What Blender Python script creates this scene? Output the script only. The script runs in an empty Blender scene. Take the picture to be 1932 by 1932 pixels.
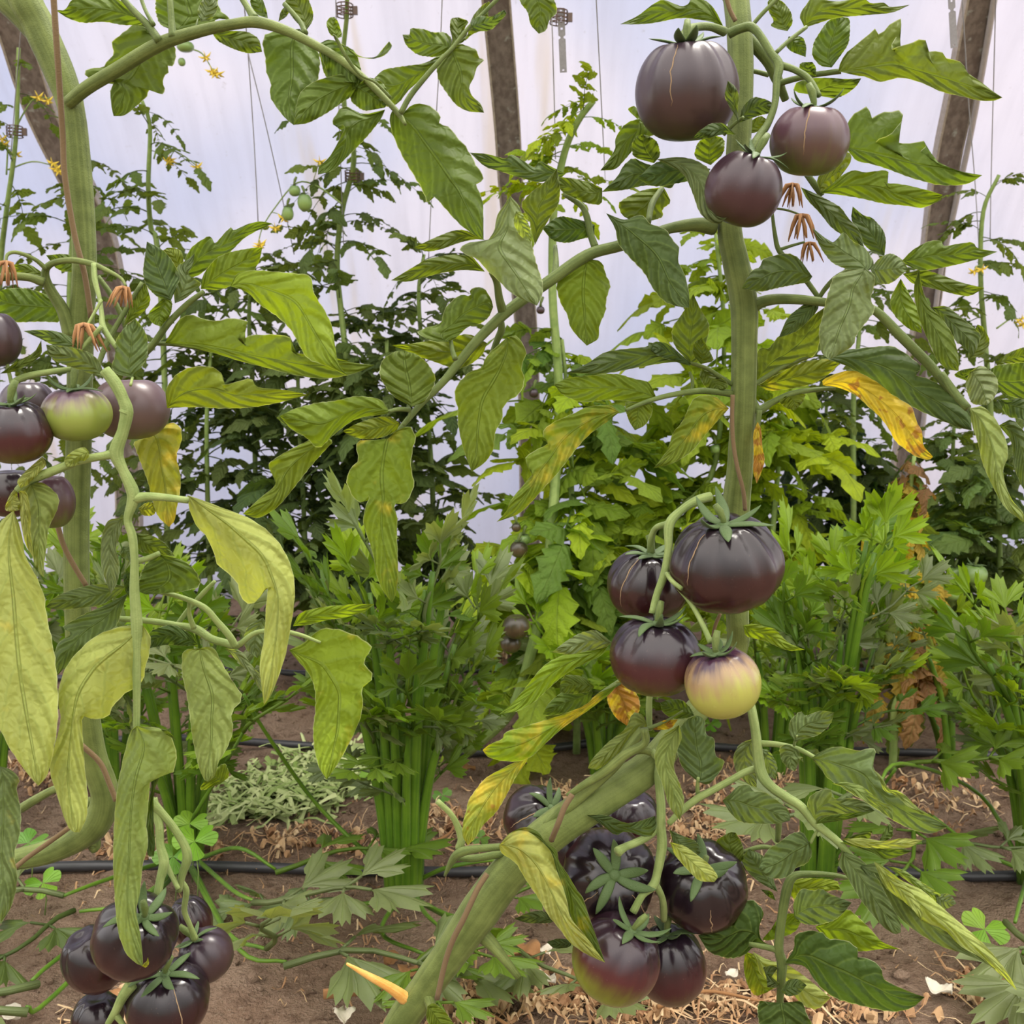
import bpy, math, random
from mathutils import Vector, Matrix, noise, Euler
SC = bpy.context.scene; COL = SC.collection
PI = math.pi
# ---------------------------------------------------------------- camera, sky, sun, exposure
CAMZ = 0.80; PITCH = math.radians(7.84); FPX = 1932.0
cd = bpy.data.cameras.new('camera'); cd.sensor_width = 36; cd.sensor_height = 36; cd.lens = 36.0
cd.clip_start = 0.02; cd.clip_end = 100
cam = bpy.data.objects.new('camera', cd); COL.objects.link(cam)
cam.location = (0, 0, CAMZ); cam.rotation_euler = (PI/2 - PITCH, 0, 0); SC.camera = cam
cd.dof.use_dof = True; cd.dof.focus_distance = 1.0; cd.dof.aperture_fstop = 16
SC.view_settings.view_transform = 'Standard'; SC.view_settings.look = 'None'
SC.view_settings.gamma = 1; SC.view_settings.use_curve_mapping = False
SC.view_settings.exposure = 0.62

def nodes_of(idb):
    idb.use_nodes = True; nt = idb.node_tree; nt.nodes.clear(); return nt
W = bpy.data.worlds.new('overcast_sky'); SC.world = W
nt = nodes_of(W)
tc = nt.nodes.new('ShaderNodeTexCoord'); sx = nt.nodes.new('ShaderNodeSeparateXYZ'); rp = nt.nodes.new('ShaderNodeValToRGB')
bg = nt.nodes.new('ShaderNodeBackground'); wo = nt.nodes.new('ShaderNodeOutputWorld'); mr = nt.nodes.new('ShaderNodeMapRange')
mr.inputs[1].default_value = -1; mr.inputs[2].default_value = 1
nt.links.new(tc.outputs['Generated'], sx.inputs[0]); nt.links.new(sx.outputs[2], mr.inputs[0]); nt.links.new(mr.outputs[0], rp.inputs[0])
# the rows of plants behind the viewer keep the low sky on that side dim
def wm(op, a, b=0.0, clamp=False):
    x = nt.nodes.new('ShaderNodeMath'); x.operation = op; x.use_clamp = clamp
    for i, v in enumerate((a, b)):
        if isinstance(v, bpy.types.NodeSocket): nt.links.new(v, x.inputs[i])
        else: x.inputs[i].default_value = v
    return x.outputs[0]
back = wm('MULTIPLY', wm('MULTIPLY', sx.outputs[1], -2.0, True), wm('SUBTRACT', 1.0, wm('MULTIPLY', wm('MAXIMUM', sx.outputs[2], 0.0), 1.7, True), True), True)
mxw = nt.nodes.new('ShaderNodeMix'); mxw.data_type = 'RGBA'; nt.links.new(wm('MULTIPLY', back, .8), mxw.inputs[0])
nt.links.new(rp.outputs[0], mxw.inputs[6]); mxw.inputs[7].default_value = (.17, .18, .13, 1)
nt.links.new(mxw.outputs[2], bg.inputs[0]); nt.links.new(bg.outputs[0], wo.inputs[0])
el = rp.color_ramp.elements
el[0].position = 0.0; el[0].color = (.36, .33, .25, 1)
el[1].position = 1.0; el[1].color = (1.05, .98, .90, 1)
for p, c in ((.48, (.42, .41, .34, 1)), (.52, (.58, .58, .58, 1)), (.66, (.77, .75, .74, 1)), (.80, (.97, .92, .87, 1))):
    e = el.new(p); e.color = c
bg.inputs[1].default_value = 2.45
sl = bpy.data.lights.new('sun', 'SUN'); sl.energy = 3.4; sl.angle = math.radians(22); sl.color = (1, .95, .86)
sun = bpy.data.objects.new('sun', sl); COL.objects.link(sun); sun.rotation_euler = (math.radians(-18), math.radians(16), 0)

# ---------------------------------------------------------------- picture to place
def ray(px, py):
    x = (px - 966) / FPX; y = -(py - 966) / FPX; c, s = math.cos(PITCH), math.sin(PITCH)
    return Vector((x, c + y*s, -s + y*c))
def P(px, py, Y):
    d = ray(px, py); return Vector((0, 0, CAMZ)) + d * (Y / d.y)
def G(px, py, z=0.0):
    d = ray(px, py); return Vector((0, 0, CAMZ)) + d * ((z - CAMZ) / d.z)
def mpp(px, py, Y):
    return (Y / ray(px, py).y) / FPX
TILE = {i*3+j+1: ((0, 600, 1232)[j], (0, 600, 1232)[i]) for i in range(3) for j in range(3)}
def T(t, x, y):
    if t == 0: return (x, y)
    return (TILE[t][0] + x*700/1932, TILE[t][1] + y*700/1932)
def filmY(z): return 3.62 - 0.30 * max(z, 0)**2
def onfilm(px, py, off=0.0):
    Y = 3.0
    for _ in range(30): Y = 0.5*Y + 0.5*(filmY(P(px, py, Y).z) - off)
    return P(px, py, Y)

# ---------------------------------------------------------------- object helpers
def tag(o, label=None, cat=None, group=None, kind=None):
    if label: o['label'] = label
    if cat: o['category'] = cat
    if group: o['group'] = group
    if kind: o['kind'] = kind
    return o
OFF = {}
def thing(name, loc, label, cat, group=None):
    o = bpy.data.objects.new(name, None); COL.objects.link(o); o.location = loc; o.empty_display_size = .02
    OFF[o.name] = Vector(loc); return tag(o, label, cat, group)
def mesh_of(name, V, F, uv=None, mats=None, fm=None, smooth=True):
    me = bpy.data.meshes.new(name); me.from_pydata([tuple(v) for v in V], [], F)
    if uv:
        ul = me.uv_layers.new(name='UVMap')
        for l in me.loops: ul.data[l.index].uv = uv[l.vertex_index]
    for m in (mats or []): me.materials.append(m)
    if fm: me.polygons.foreach_set('material_index', fm)
    if smooth: me.polygons.foreach_set('use_smooth', [True]*len(me.polygons))
    me.update(); return me
def mk(name, V, F, mat, parent=None, uv=None, color=None, smooth=True):
    off = OFF.get(parent.name, Vector()) if parent else Vector()
    me = mesh_of(name, [Vector(v) - off for v in V], F, uv, [mat], None, smooth)
    o = bpy.data.objects.new(name, me); COL.objects.link(o)
    if parent: o.parent = parent; OFF[o.name] = off
    if color: o.color = color
    return o
def place(name, me, mat4, parent=None, color=None):
    o = bpy.data.objects.new(name, me); COL.objects.link(o)
    if parent:
        o.parent = parent
        off = OFF.get(parent.name)
        mat4 = Matrix.Translation(-off) @ mat4 if off is not None else mat4
    o.matrix_local = mat4
    if color: o.color = color
    return o
def catmull(pts, n=5):
    if len(pts) < 3:
        return [pts[0].lerp(pts[-1], i/4) for i in range(5)]
    q = [pts[0]*2 - pts[1]] + list(pts) + [pts[-1]*2 - pts[-2]]
    out = []
    for i in range(1, len(q)-2):
        a, b, c, d = q[i-1:i+3]
        for k in range(n):
            t = k/n
            out.append(0.5*((2*b) + (c-a)*t + (2*a-5*b+4*c-d)*t*t + (3*b-a-3*c+d)*t**3))
    out.append(q[-2].copy()); return out
def tube_geo(pts, rad, ns=8, rib=0.0, nrib=5, flat=1.0, ref=None):
    """swept tube, closed ends; rad per point"""
    V = []; F = []; U = []
    n = len(pts); prev = None
    for i, p in enumerate(pts):
        t = (pts[min(i+1, n-1)] - pts[max(i-1, 0)])
        if t.length < 1e-9: t = Vector((0, 0, 1))
        t.normalize()
        if prev is None:
            r = ref or (Vector((0, 1, 0)) if abs(t.y) < .9 else Vector((1, 0, 0)))
            a = (r - t*r.dot(t)).normalized()
        else: a = (prev - t*prev.dot(t)).normalized()
        prev = a; b = t.cross(a)
        for k in range(ns):
            th = 2*PI*k/ns; rr = rad[i]*(1 + rib*math.cos(nrib*th))
            V.append(p + a*(math.cos(th)*rr*flat) + b*(math.sin(th)*rr)); U.append((k/ns, i/(n-1)))
    for i in range(n-1):
        for k in range(ns):
            F.append((i*ns+k, i*ns+(k+1) % ns, (i+1)*ns+(k+1) % ns, (i+1)*ns+k))
    F.append(tuple(range(ns))[::-1]); F.append(tuple((n-1)*ns+k for k in range(ns)))
    return V, F, U
def radii(ctrl, n):
    out = []
    for i in range(n):
        x = i/(n-1)*(len(ctrl)-1); k = min(int(x), len(ctrl)-2); f = x-k
        out.append(ctrl[k]*(1-f) + ctrl[k+1]*f)
    return out
def tube(name, pts, rs, mat, parent=None, ns=8, n=5, color=None, rib=0, flat=1.0):
    c = catmull([Vector(p) for p in pts], n); r = radii(rs, len(c))
    V, F, U = tube_geo(c, r, ns, rib, 5, flat)
    return mk(name, V, F, mat, parent, U, color)
def merge(parts):
    V = []; F = []; U = []
    for v, f, u in parts:
        o = len(V); V += list(v); F += [tuple(i+o for i in g) for g in f]; U += list(u)
    return V, F, U
def box_geo(c, s):
    x, y, z = c; a, b, d = s[0]/2, s[1]/2, s[2]/2
    V = [Vector((x+i*a, y+j*b, z+k*d)) for i in (-1, 1) for j in (-1, 1) for k in (-1, 1)]
    F = [(0, 1, 3, 2), (4, 6, 7, 5), (0, 4, 5, 1), (2, 3, 7, 6), (0, 2, 6, 4), (1, 5, 7, 3)]
    return V, F, [(0, 0)]*8

# ---------------------------------------------------------------- materials
class NT:
    def __init__(s, name):
        s.m = bpy.data.materials.new(name); s.t = nodes_of(s.m); s.out = s.n('OutputMaterial')
    def n(s, k, **kw):
        x = s.t.nodes.new('ShaderNode'+k)
        for a, b in kw.items(): setattr(x, a, b)
        return x
    def put(s, sock, v):
        if isinstance(v, bpy.types.NodeSocket): s.t.links.new(v, sock)
        else: sock.default_value = v
    def math(s, op, a, b=0.0, c=0.0, clamp=False):
        x = s.n('Math', operation=op, use_clamp=clamp); s.put(x.inputs[0], a); s.put(x.inputs[1], b); s.put(x.inputs[2], c); return x.outputs[0]
    def ss(s, v, lo, hi):
        x = s.n('MapRange', interpolation_type='SMOOTHSTEP'); s.put(x.inputs[0], v); s.put(x.inputs[1], lo); s.put(x.inputs[2], hi); return x.outputs[0]
    def mix(s, f, a, b, bt='MIX'):
        x = s.n('Mix', data_type='RGBA', blend_type=bt); s.put(x.inputs[0], f); s.put(x.inputs[6], a); s.put(x.inputs[7], b); return x.outputs[2]
    def noise(s, vec, scale, det=3, rough=.55, col=False):
        x = s.n('TexNoise'); s.put(x.inputs['Vector'], vec); x.inputs['Scale'].default_value = scale
        x.inputs['Detail'].default_value = det; x.inputs['Roughness'].default_value = rough; return x.outputs[1 if col else 0]
    def vor(s, vec, scale, out=0, feature='F1'):
        x = s.n('TexVoronoi', feature=feature); s.put(x.inputs['Vector'], vec); x.inputs['Scale'].default_value = scale; return x.outputs[out]
    def obj(s): return s.n('TexCoord').outputs['Object']
    def geo(s): return s.n('NewGeometry').outputs['Position']
    def bump(s, h, st, dist):
        x = s.n('Bump'); x.inputs['Strength'].default_value = st; x.inputs['Distance'].default_value = dist; s.put(x.inputs['Height'], h); return x.outputs[0]
    def bsdf(s, col, rough=.5, **kw):
        x = s.n('BsdfPrincipled'); s.put(x.inputs['Base Color'], col); s.put(x.inputs['Roughness'], rough)
        for k, v in kw.items(): s.put(x.inputs[k.replace('_', ' ')], v)
        return x.outputs[0]
    def done(s, sh): s.t.links.new(sh, s.out.inputs[0]); return s.m

def leaf_material(name, spot=True, veinN=6.0, celery=False, trans=.5):
    k = NT(name); uv = k.n('TexCoord').outputs['UV']; sp = k.n('SeparateXYZ'); k.put(sp.inputs[0], uv)
    oi = k.n('ObjectInfo'); g = k.geo()
    u = k.math('ABSOLUTE', k.math('MULTIPLY_ADD', sp.outputs[0], 2, -1)); v = sp.outputs[1]
    if celery:
        s1 = k.math('FRACT', k.math('MULTIPLY_ADD', sp.outputs[0], 7, .0))
        vein = k.math('SUBTRACT', 1, k.ss(k.math('ABSOLUTE', k.math('SUBTRACT', s1, .5)), .02, .12))
        mid = 0.0
    else:
        w = k.math('MULTIPLY', k.noise(g, 60, 2), .25)
        s1 = k.math('FRACT', k.math('MULTIPLY', k.math('SUBTRACT', k.math('ADD', v, k.math('MULTIPLY', w, .25)), k.math('MULTIPLY', k.math('POWER', u, 1.2), .24)), veinN))
        vein = k.math('SUBTRACT', 1, k.ss(k.math('ABSOLUTE', k.math('SUBTRACT', s1, .5)), .01, .10))
        mid = k.math('SUBTRACT', 1, k.ss(u, .02, .07))
        vein = k.math('MAXIMUM', k.math('MULTIPLY', vein, .75), mid)
        fine = k.vor(g, 130, 0, 'DISTANCE_TO_EDGE')
    base = oi.outputs['Color']
    hsv = k.n('HueSaturation'); k.put(hsv.inputs['Color'], base)
    k.put(hsv.inputs['Hue'], k.math('MULTIPLY_ADD', oi.outputs['Random'], .025, .4875))
    n1 = k.noise(g, 22, 3)
    k.put(hsv.inputs['Value'], k.math('MULTIPLY_ADD', n1, .7, .65))
    c = hsv.outputs[0]
    c = k.mix(k.math('MULTIPLY', vein, .26), c, (.20, .29, .055, 1))
    if spot:
        a = oi.outputs['Alpha']     # how far the leaf has turned yellow
        nz = k.noise(g, 34, 3, .6)
        yel = k.ss(k.math('ADD', nz, k.math('MULTIPLY', a, .85)), .78, 1.08)
        c = k.mix(yel, c, (.62, .47, .05, 1))
        br = k.math('MULTIPLY', k.ss(k.math('ADD', k.noise(g, 95, 2), k.math('MULTIPLY', a, .42)), .84, .95), k.ss(a, .25, .5))
        c = k.mix(k.math('MULTIPLY', br, .8), c, (.36, .14, .04, 1))
        edge = k.math('MULTIPLY', k.ss(u, .965, .995), .55)
        c = k.mix(edge, c, (.55, .60, .36, 1))
    if celery: h = k.math('ADD', k.math('MULTIPLY', vein, -.6), k.math('MULTIPLY', k.noise(g, 120, 2), .5))
    else: h = k.math('ADD', k.math('ADD', k.math('MULTIPLY', k.ss(k.math('ABSOLUTE', k.math('SUBTRACT', s1, .5)), 0, .45), 1.25), k.math('MULTIPLY', mid, -.9)), k.math('MULTIPLY', k.ss(fine, 0, .35), .30))
    nb = k.bump(h, .85 if spot else .75, .0026 if not celery else .0015)
    p = k.bsdf(c, .62 if not celery else .42, Normal=nb, Specular_IOR_Level=.25 if not celery else .45)
    tr = k.n('BsdfTranslucent'); tcol = k.mix(1.0, c, (1.35, 1.30, .40, 1), 'MULTIPLY'); k.put(tr.inputs[0], k.mix(k.math('MULTIPLY', vein, .28), tcol, (.08, .12, .02, 1))); k.put(tr.inputs['Normal'], nb)
    ms = k.n('MixShader'); ms.inputs[0].default_value = trans
    k.t.links.new(p, ms.inputs[1]); k.t.links.new(tr.outputs[0], ms.inputs[2])
    return k.done(ms.outputs[0])
M = {}
M['leaf'] = leaf_material('tomato_leaf')
M['small_leaf'] = leaf_material('distant_tomato_leaf', False, 5, trans=.5)
M['celery_leaf'] = leaf_material('celery_leaf', False, celery=True, trans=.42)
def stem_material(name, c1, c2, rough=.65, scale=60, streak=True):
    k = NT(name); uv = k.n('TexCoord').outputs['UV']; mp = k.n('Mapping'); k.put(mp.inputs[0], uv); mp.inputs['Scale'].default_value = (9, 1.2, 1)
    n = k.noise(mp.outputs[0], 2.2, 3); n2 = k.noise(k.geo(), scale, 3)
    f = k.ss(k.math('ADD', k.math('MULTIPLY', n, .6 if streak else .1), k.math('MULTIPLY', n2, .5)), .35, .75)
    hs = k.math('ADD', k.noise(k.geo(), 900, 1), n2)
    return k.done(k.bsdf(k.mix(f, c1, c2), rough, Normal=k.bump(hs, .35, .0009), Sheen_Weight=.05, Specular_IOR_Level=.3))
M['stem'] = stem_material('tomato_stem', (.070, .095, .018, 1), (.155, .195, .050, 1))
M['stalk'] = stem_material('tomato_leaf_stalk', (.060, .090, .018, 1), (.125, .165, .042, 1))
M['pale_stalk'] = stem_material('pale_stalk', (.135, .19, .05, 1), (.24, .30, .10, 1))
M['bg_stem'] = stem_material('distant_stem', (.14, .22, .05, 1), (.26, .34, .10, 1))
M['celery_stalk'] = stem_material('celery_stalk', (.045, .115, .006, 1), (.12, .22, .014, 1), .35, 20)
M['twine'] = stem_material('twine', (.15, .10, .050, 1), (.30, .225, .13, 1), .9, 300, False)
M['dry'] = stem_material('dry_plant', (.30, .15, .06, 1), (.52, .33, .15, 1), .85, 120, False)
M['orange_stub'] = stem_material('orange_stub', (.58, .27, .05, 1), (.70, .42, .12, 1), .6, 60)
M['flower'] = stem_material('flower', (.75, .55, .06, 1), (.85, .70, .15, 1), .6, 60, False)
M['calyx'] = stem_material('calyx', (.06, .10, .03, 1), (.13, .19, .055, 1), .6, 90, False)
def simple(name, col, rough=.5, metal=0, bscale=0, bst=.3, bd=.001, var=.25):
    k = NT(name); g = k.geo(); n = k.noise(g, bscale or 40, 4)
    c = k.mix(k.math('MULTIPLY', k.ss(n, .3, .7), var), col + (1,), tuple(x*.5 for x in col) + (1,))
    return k.done(k.bsdf(c, rough, Metallic=metal, Normal=k.bump(n, bst, bd)))
M['hose'] = simple('black_hose', (.035, .035, .04), .4, 0, 90)
M['clip'] = simple('brown_plastic', (.10, .055, .035), .4, 0, 90)
M['string'] = simple('grey_string', (.35, .34, .36), .8)
M['steel'] = simple('grey_steel', (.33, .32, .34), .5, .6, 200)
M['scar'] = simple('corky_scar', (.30, .20, .11), .85, 0, 400)
M['white_chip'] = simple('papery_scrap', (.75, .68, .56), .85, 0, 200)
M['rod'] = simple('pale_pipe', (.52, .47, .46), .5, .2, 60)
k = NT('weathered_brown_channel'); g = k.geo(); mp = k.n('Mapping'); k.put(mp.inputs[0], g); mp.inputs['Scale'].default_value = (60, 60, 2)
n = k.noise(mp.outputs[0], 1.0, 4); n2 = k.noise(g, 30, 4)
c = k.mix(k.ss(n, .35, .65), (.15, .115, .10, 1), (.24, .195, .17, 1)); c = k.mix(k.ss(n2, .60, .70), c, (.36, .36, .33, 1))
M['post'] = k.done(k.bsdf(c, .6, Normal=k.bump(n, .4, .002)))
M['post_edge'] = simple('pale_worn_edge', (.47, .40, .33), .7, 0, 90, var=.5)
# polytunnel film
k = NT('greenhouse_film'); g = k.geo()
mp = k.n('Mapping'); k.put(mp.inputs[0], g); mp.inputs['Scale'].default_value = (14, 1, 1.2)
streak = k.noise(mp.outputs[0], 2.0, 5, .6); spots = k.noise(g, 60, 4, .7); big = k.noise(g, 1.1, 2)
c = k.mix(k.ss(big, .35, .65), (.51, .535, .64, 1), (.62, .61, .67, 1))  # broad lavender and bluish drift paints the sky showing through into the film colour
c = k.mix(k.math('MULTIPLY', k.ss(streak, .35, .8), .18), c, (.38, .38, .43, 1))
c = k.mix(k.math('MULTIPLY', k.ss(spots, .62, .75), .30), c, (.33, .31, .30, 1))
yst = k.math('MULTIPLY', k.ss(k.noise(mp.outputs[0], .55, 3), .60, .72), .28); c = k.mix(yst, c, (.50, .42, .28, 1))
fb = k.bump(k.math('ADD', k.noise(g, 3.5, 3), k.math('MULTIPLY', k.noise(g, 25, 3), .15)), .5, .03)
df = k.n('BsdfDiffuse'); k.put(df.inputs[0], c); k.put(df.inputs['Normal'], fb)
tl = k.n('BsdfTranslucent'); k.put(tl.inputs[0], c)
gl = k.n('BsdfGlossy'); gl.inputs['Roughness'].default_value = .35; k.put(gl.inputs['Normal'], fb)
m1 = k.n('MixShader'); m1.inputs[0].default_value = .72; k.t.links.new(df.outputs[0], m1.inputs[1]); k.t.links.new(tl.outputs[0], m1.inputs[2])
m2 = k.n('MixShader'); m2.inputs[0].default_value = .06; k.t.links.new(m1.outputs[0], m2.inputs[1]); k.t.links.new(gl.outputs[0], m2.inputs[2])
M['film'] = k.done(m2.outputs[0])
# soil
k = NT('soil'); g = k.geo(); n1 = k.noise(g, 5, 5, .6); n2 = k.noise(g, 45, 6, .65); n3 = k.noise(g, 220, 4, .6)
c = k.mix(k.ss(n1, .35, .65), (.36, .235, .160, 1), (.47, .33, .235, 1)); c = k.mix(k.ss(n2, .45, .75), c, (.19, .115, .075, 1))
c = k.mix(k.math('MULTIPLY', k.ss(n3, .55, .70), .6), c, (.54, .41, .30, 1))
M['soil'] = k.done(k.bsdf(c, .95, Normal=k.bump(k.math('ADD', n2, k.math('MULTIPLY', n3, .7)), 1.0, .035), Specular_IOR_Level=.15))
k = NT('straw'); oi = k.n('NewGeometry').outputs['Random Per Island']; rp = k.n('ValToRGB'); k.put(rp.inputs[0], oi)
rp.color_ramp.elements[0].color = (.26, .13, .06, 1); rp.color_ramp.elements[1].color = (.66, .50, .30, 1)
e = rp.color_ramp.elements.new(.55); e.color = (.46, .28, .14, 1)
M['straw'] = k.done(k.bsdf(rp.outputs[0], .85))
k = NT('wilted_green'); oi = k.n('NewGeometry').outputs['Random Per Island']; rp = k.n('ValToRGB'); k.put(rp.inputs[0], oi)
rp.color_ramp.elements[0].color = (.16, .25, .04, 1); rp.color_ramp.elements[1].color = (.52, .58, .27, 1)
M['wilted'] = k.done(k.bsdf(rp.outputs[0], .7))
# tomato skins: uv.y runs from the stalk (0) to the blossom end (1)
def skin(name, top, midc, bot, lo, hi, patch=.25, rough=.23):
    k = NT(name); sp = k.n('SeparateXYZ'); k.put(sp.inputs[0], k.n('TexCoord').outputs['UV']); o = k.obj()
    oi = k.n('ObjectInfo')
    n = k.noise(o, 22, 3); st = k.n('Mapping'); k.put(st.inputs[0], k.n('TexCoord').outputs['UV']); st.inputs['Scale'].default_value = (16, 1.3, 1)
    n2 = k.noise(st.outputs[0], 1.4, 3)
    t = k.math('ADD', sp.outputs[1], k.math('MULTIPLY', k.math('SUBTRACT', k.math('ADD', k.math('MULTIPLY', n, .5), k.math('MULTIPLY', n2, .5)), .5), patch*2))
    c = k.mix(k.ss(t, lo, (lo+hi)/2), top, midc); c = k.mix(k.ss(t, (lo+hi)/2-.04, hi), c, bot)
    fr = k.noise(o, 500, 2); c = k.mix(k.math('MULTIPLY', k.ss(fr, .68, .74), .07), c, (.45, .30, .22, 1))
    return k.done(k.bsdf(c, k.math('MULTIPLY_ADD', k.noise(o, 60, 3), .14, rough - .07), Specular_IOR_Level=.45, Coat_Weight=.12, Coat_Roughness=.15, Normal=k.bump(k.noise(o, 130, 2), .06, .0006)))
M['black'] = skin('black_skin', (.012, .007, .010, 1), (.034, .010, .010, 1), (.060, .016, .012, 1), .30, .85, .15)
M['black_red'] = skin('black_red_skin', (.014, .008, .013, 1), (.050, .012, .014, 1), (.105, .085, .016, 1), .28, .86, .12)
M['black_green'] = skin('black_green_skin', (.022, .010, .016, 1), (.065, .015, .016, 1), (.17, .20, .016, 1), .26, .70, .16)
M['plum'] = skin('plum_skin', (.030, .018, .026, 1), (.052, .028, .028, 1), (.065, .052, .026, 1), .30, .95, .15, .34)
M['plum_green'] = skin('plum_green_skin', (.070, .032, .044, 1), (.085, .048, .038, 1), (.11, .13, .03, 1), .35, .85, .35, .34)
M['wine'] = skin('wine_skin', (.030, .015, .022, 1), (.050, .020, .024, 1), (.062, .034, .024, 1), .30, .9, .15, .32)
M['mauve'] = skin('mauve_skin', (.085, .05, .055, 1), (.11, .068, .058, 1), (.12, .12, .04, 1), .4, .9, .15, .4)
M['pale'] = skin('pale_skin', (.040, .016, .032, 1), (.27, .18, .09, 1), (.33, .33, .07, 1), .12, .60, .48, .26)
M['green_purple'] = skin('green_purple_skin', (.09, .05, .07, 1), (.17, .15, .07, 1), (.22, .27, .05, 1), .18, .50, .45, .32)
M['green'] = skin('green_skin', (.12, .20, .05, 1), (.20, .30, .08, 1), (.25, .34, .10, 1), .3, .8, .2, .35)
M['striped'] = skin('striped_skin', (.04, .035, .02, 1), (.09, .06, .03, 1), (.13, .12, .05, 1), .3, .9, .5, .3)

# ---------------------------------------------------------------- the place: soil, film, hoops, hoses
def lin(a, b, n): return [a + (b-a)*i/(n-1) for i in range(n)]
xs = [-6, -4.5, -3.4, -2.8] + lin(-2.4, 2.4, 150) + [2.8, 3.4, 4.5, 6]
ys = [-3, -1.5, -.3, .4] + lin(.9, 3.9, 105) + [4.3, 5, 6.5, 9]
V = []
for y in ys:
    for x in xs:
        z = .030*(noise.noise(Vector((x*2.2, y*2.2, 0)))) + .016*noise.noise(Vector((x*9, y*9, 3))) + .010*noise.noise(Vector((x*26, y*26, 7)))
        z *= max(0, min(1, (y-.7)/.4)); V.append((x, y, z - .012))
nx = len(xs)
F = [(j*nx+i, j*nx+i+1, (j+1)*nx+i+1, (j+1)*nx+i) for j in range(len(ys)-1) for i in range(nx-1)]
def soilz(x, y):
    return (.030*(noise.noise(Vector((x*2.2, y*2.2, 0)))) + .016*noise.noise(Vector((x*9, y*9, 3))) + .010*noise.noise(Vector((x*26, y*26, 7)))) * max(0, min(1, (y-.7)/.4)) - .012
floor = mk('floor', V, F, M['soil']); tag(floor, 'bare reddish-brown soil floor of the polytunnel', 'floor', kind='structure')
zs = lin(-.03, 2.55, 26); xs2 = lin(-5, 5, 60)
V = [(x, filmY(z) + .012*math.sin((x-.02)*2*PI/1.29)**2 + .006*noise.noise(Vector((x*4, z*4, 0))), z) for z in zs for x in xs2]
F = [(j*60+i, (j)*60+i+1, (j+1)*60+i+1, (j+1)*60+i) for j in range(len(zs)-1) for i in range(59)]
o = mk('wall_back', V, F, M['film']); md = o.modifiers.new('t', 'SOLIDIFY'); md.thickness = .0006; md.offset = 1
tag(o, 'curving milky white plastic film side of the polytunnel', 'wall', kind='structure')

def hoop(pxs, label, wm=.062, dep=.035):
    pts = [onfilm(x, y, .035) for x, y in pxs]
    b = pts[0]; top = pts[-1]; d0 = (pts[1]-pts[0]); 
    first = pts[0] - d0.normalized()*(pts[0].z/max(.1, d0.normalized().z)); first.y = filmY(0) - .035; first.z = -.02
    while pts[-1].z < 2.5:
        t = (pts[-1]-pts[-2]).normalized(); q = pts[-1] + t*.15; q.y = filmY(q.z) - .035; pts.append(q)
    pts = [first] + pts; pts = catmull(pts, 4)
    th = thing('tunnel_hoop', pts[0], label, 'post', 'brown hoops of the polytunnel')
    def strip(x0, x1, y0, y1):
        V = []; F = []
        for i, p in enumerate(pts):
            t = (pts[min(i+1, len(pts)-1)] - pts[max(i-1, 0)]).normalized(); nrm = t.cross(Vector((1, 0, 0))).normalized()
            if nrm.y < 0: nrm = -nrm
            for a, c in ((x0, y0), (x1, y0), (x1, y1), (x0, y1)): V.append(p + Vector((a, 0, 0)) + nrm*c)
        for i in range(len(pts)-1):
            for q in range(4): F.append((i*4+q, i*4+(q+1) % 4, (i+1)*4+(q+1) % 4, (i+1)*4+q))
        F += [(3, 2, 1, 0), tuple((len(pts)-1)*4+q for q in range(4))]
        return V, F
    h = wm/2
    V, F = strip(-h, h, -dep/2, dep/2-.006); mk('channel', V, F, M['post'], th, smooth=False)
    V, F = strip(-h-.006, -h, -dep/2-.003, dep/2); mk('edge_flange', V, F, M['post_edge'], th, smooth=False)
    V, F = strip(h, h+.004, -dep/2-.003, dep/2); mk('edge_flange', V, F, M['post_edge'], th, smooth=False)
hoop([(240, 760), (205, 510), (172, 400), (84, 217), (32, 60), (8, 0)], 'leftmost brown tunnel hoop, behind the thick left tomato stem', .075)
hoop([(1000, 1000), (999, 790), (992, 600), (967, 380), (958, 240), (946, 100), (937, 0)], 'middle brown tunnel hoop with pale worn edges, behind the central leaves')
hoop([(1688, 1000), (1722, 750), (1752, 560), (1766, 435), (1786, 300), (1811, 180), (1847, 0)], 'rightmost brown tunnel hoop, beside a thin pale pipe')
pts = [onfilm(x, y, .07) for x, y in [(1768, 560), (1800, 400), (1838, 220), (1874, 10), (1884, -60)]]
b = onfilm(1722, 960, .07)
o = tube('pale_pipe', [Vector((b.x - .07, filmY(0)-.09, -.01)), b] + pts, [.0085, .0085], M['rod']); tag(o, 'thin pale pipe running up beside the rightmost tunnel hoop', 'pipe')
for py, lab in ((1640, 'nearest black drip hose on the soil, at the foot of the celery'), (1410, 'middle black drip hose crossing the soil behind the celery'), (1268, 'farthest thin black drip hose, nearest the plastic film')):
    y = G(966, py).y; pts = []
    for i in range(33):
        x = -4 + i*.25; yy = y + .012*math.sin(x*1.7+py); pts.append(Vector((x, yy, max(soilz(x, yy), soilz(x+.05, yy)) + .010)))
    o = tube('drip_hose', pts, [.0085, .0085], M['hose'], n=3, ns=10); tag(o, lab, 'hose', 'black drip irrigation hoses')
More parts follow.
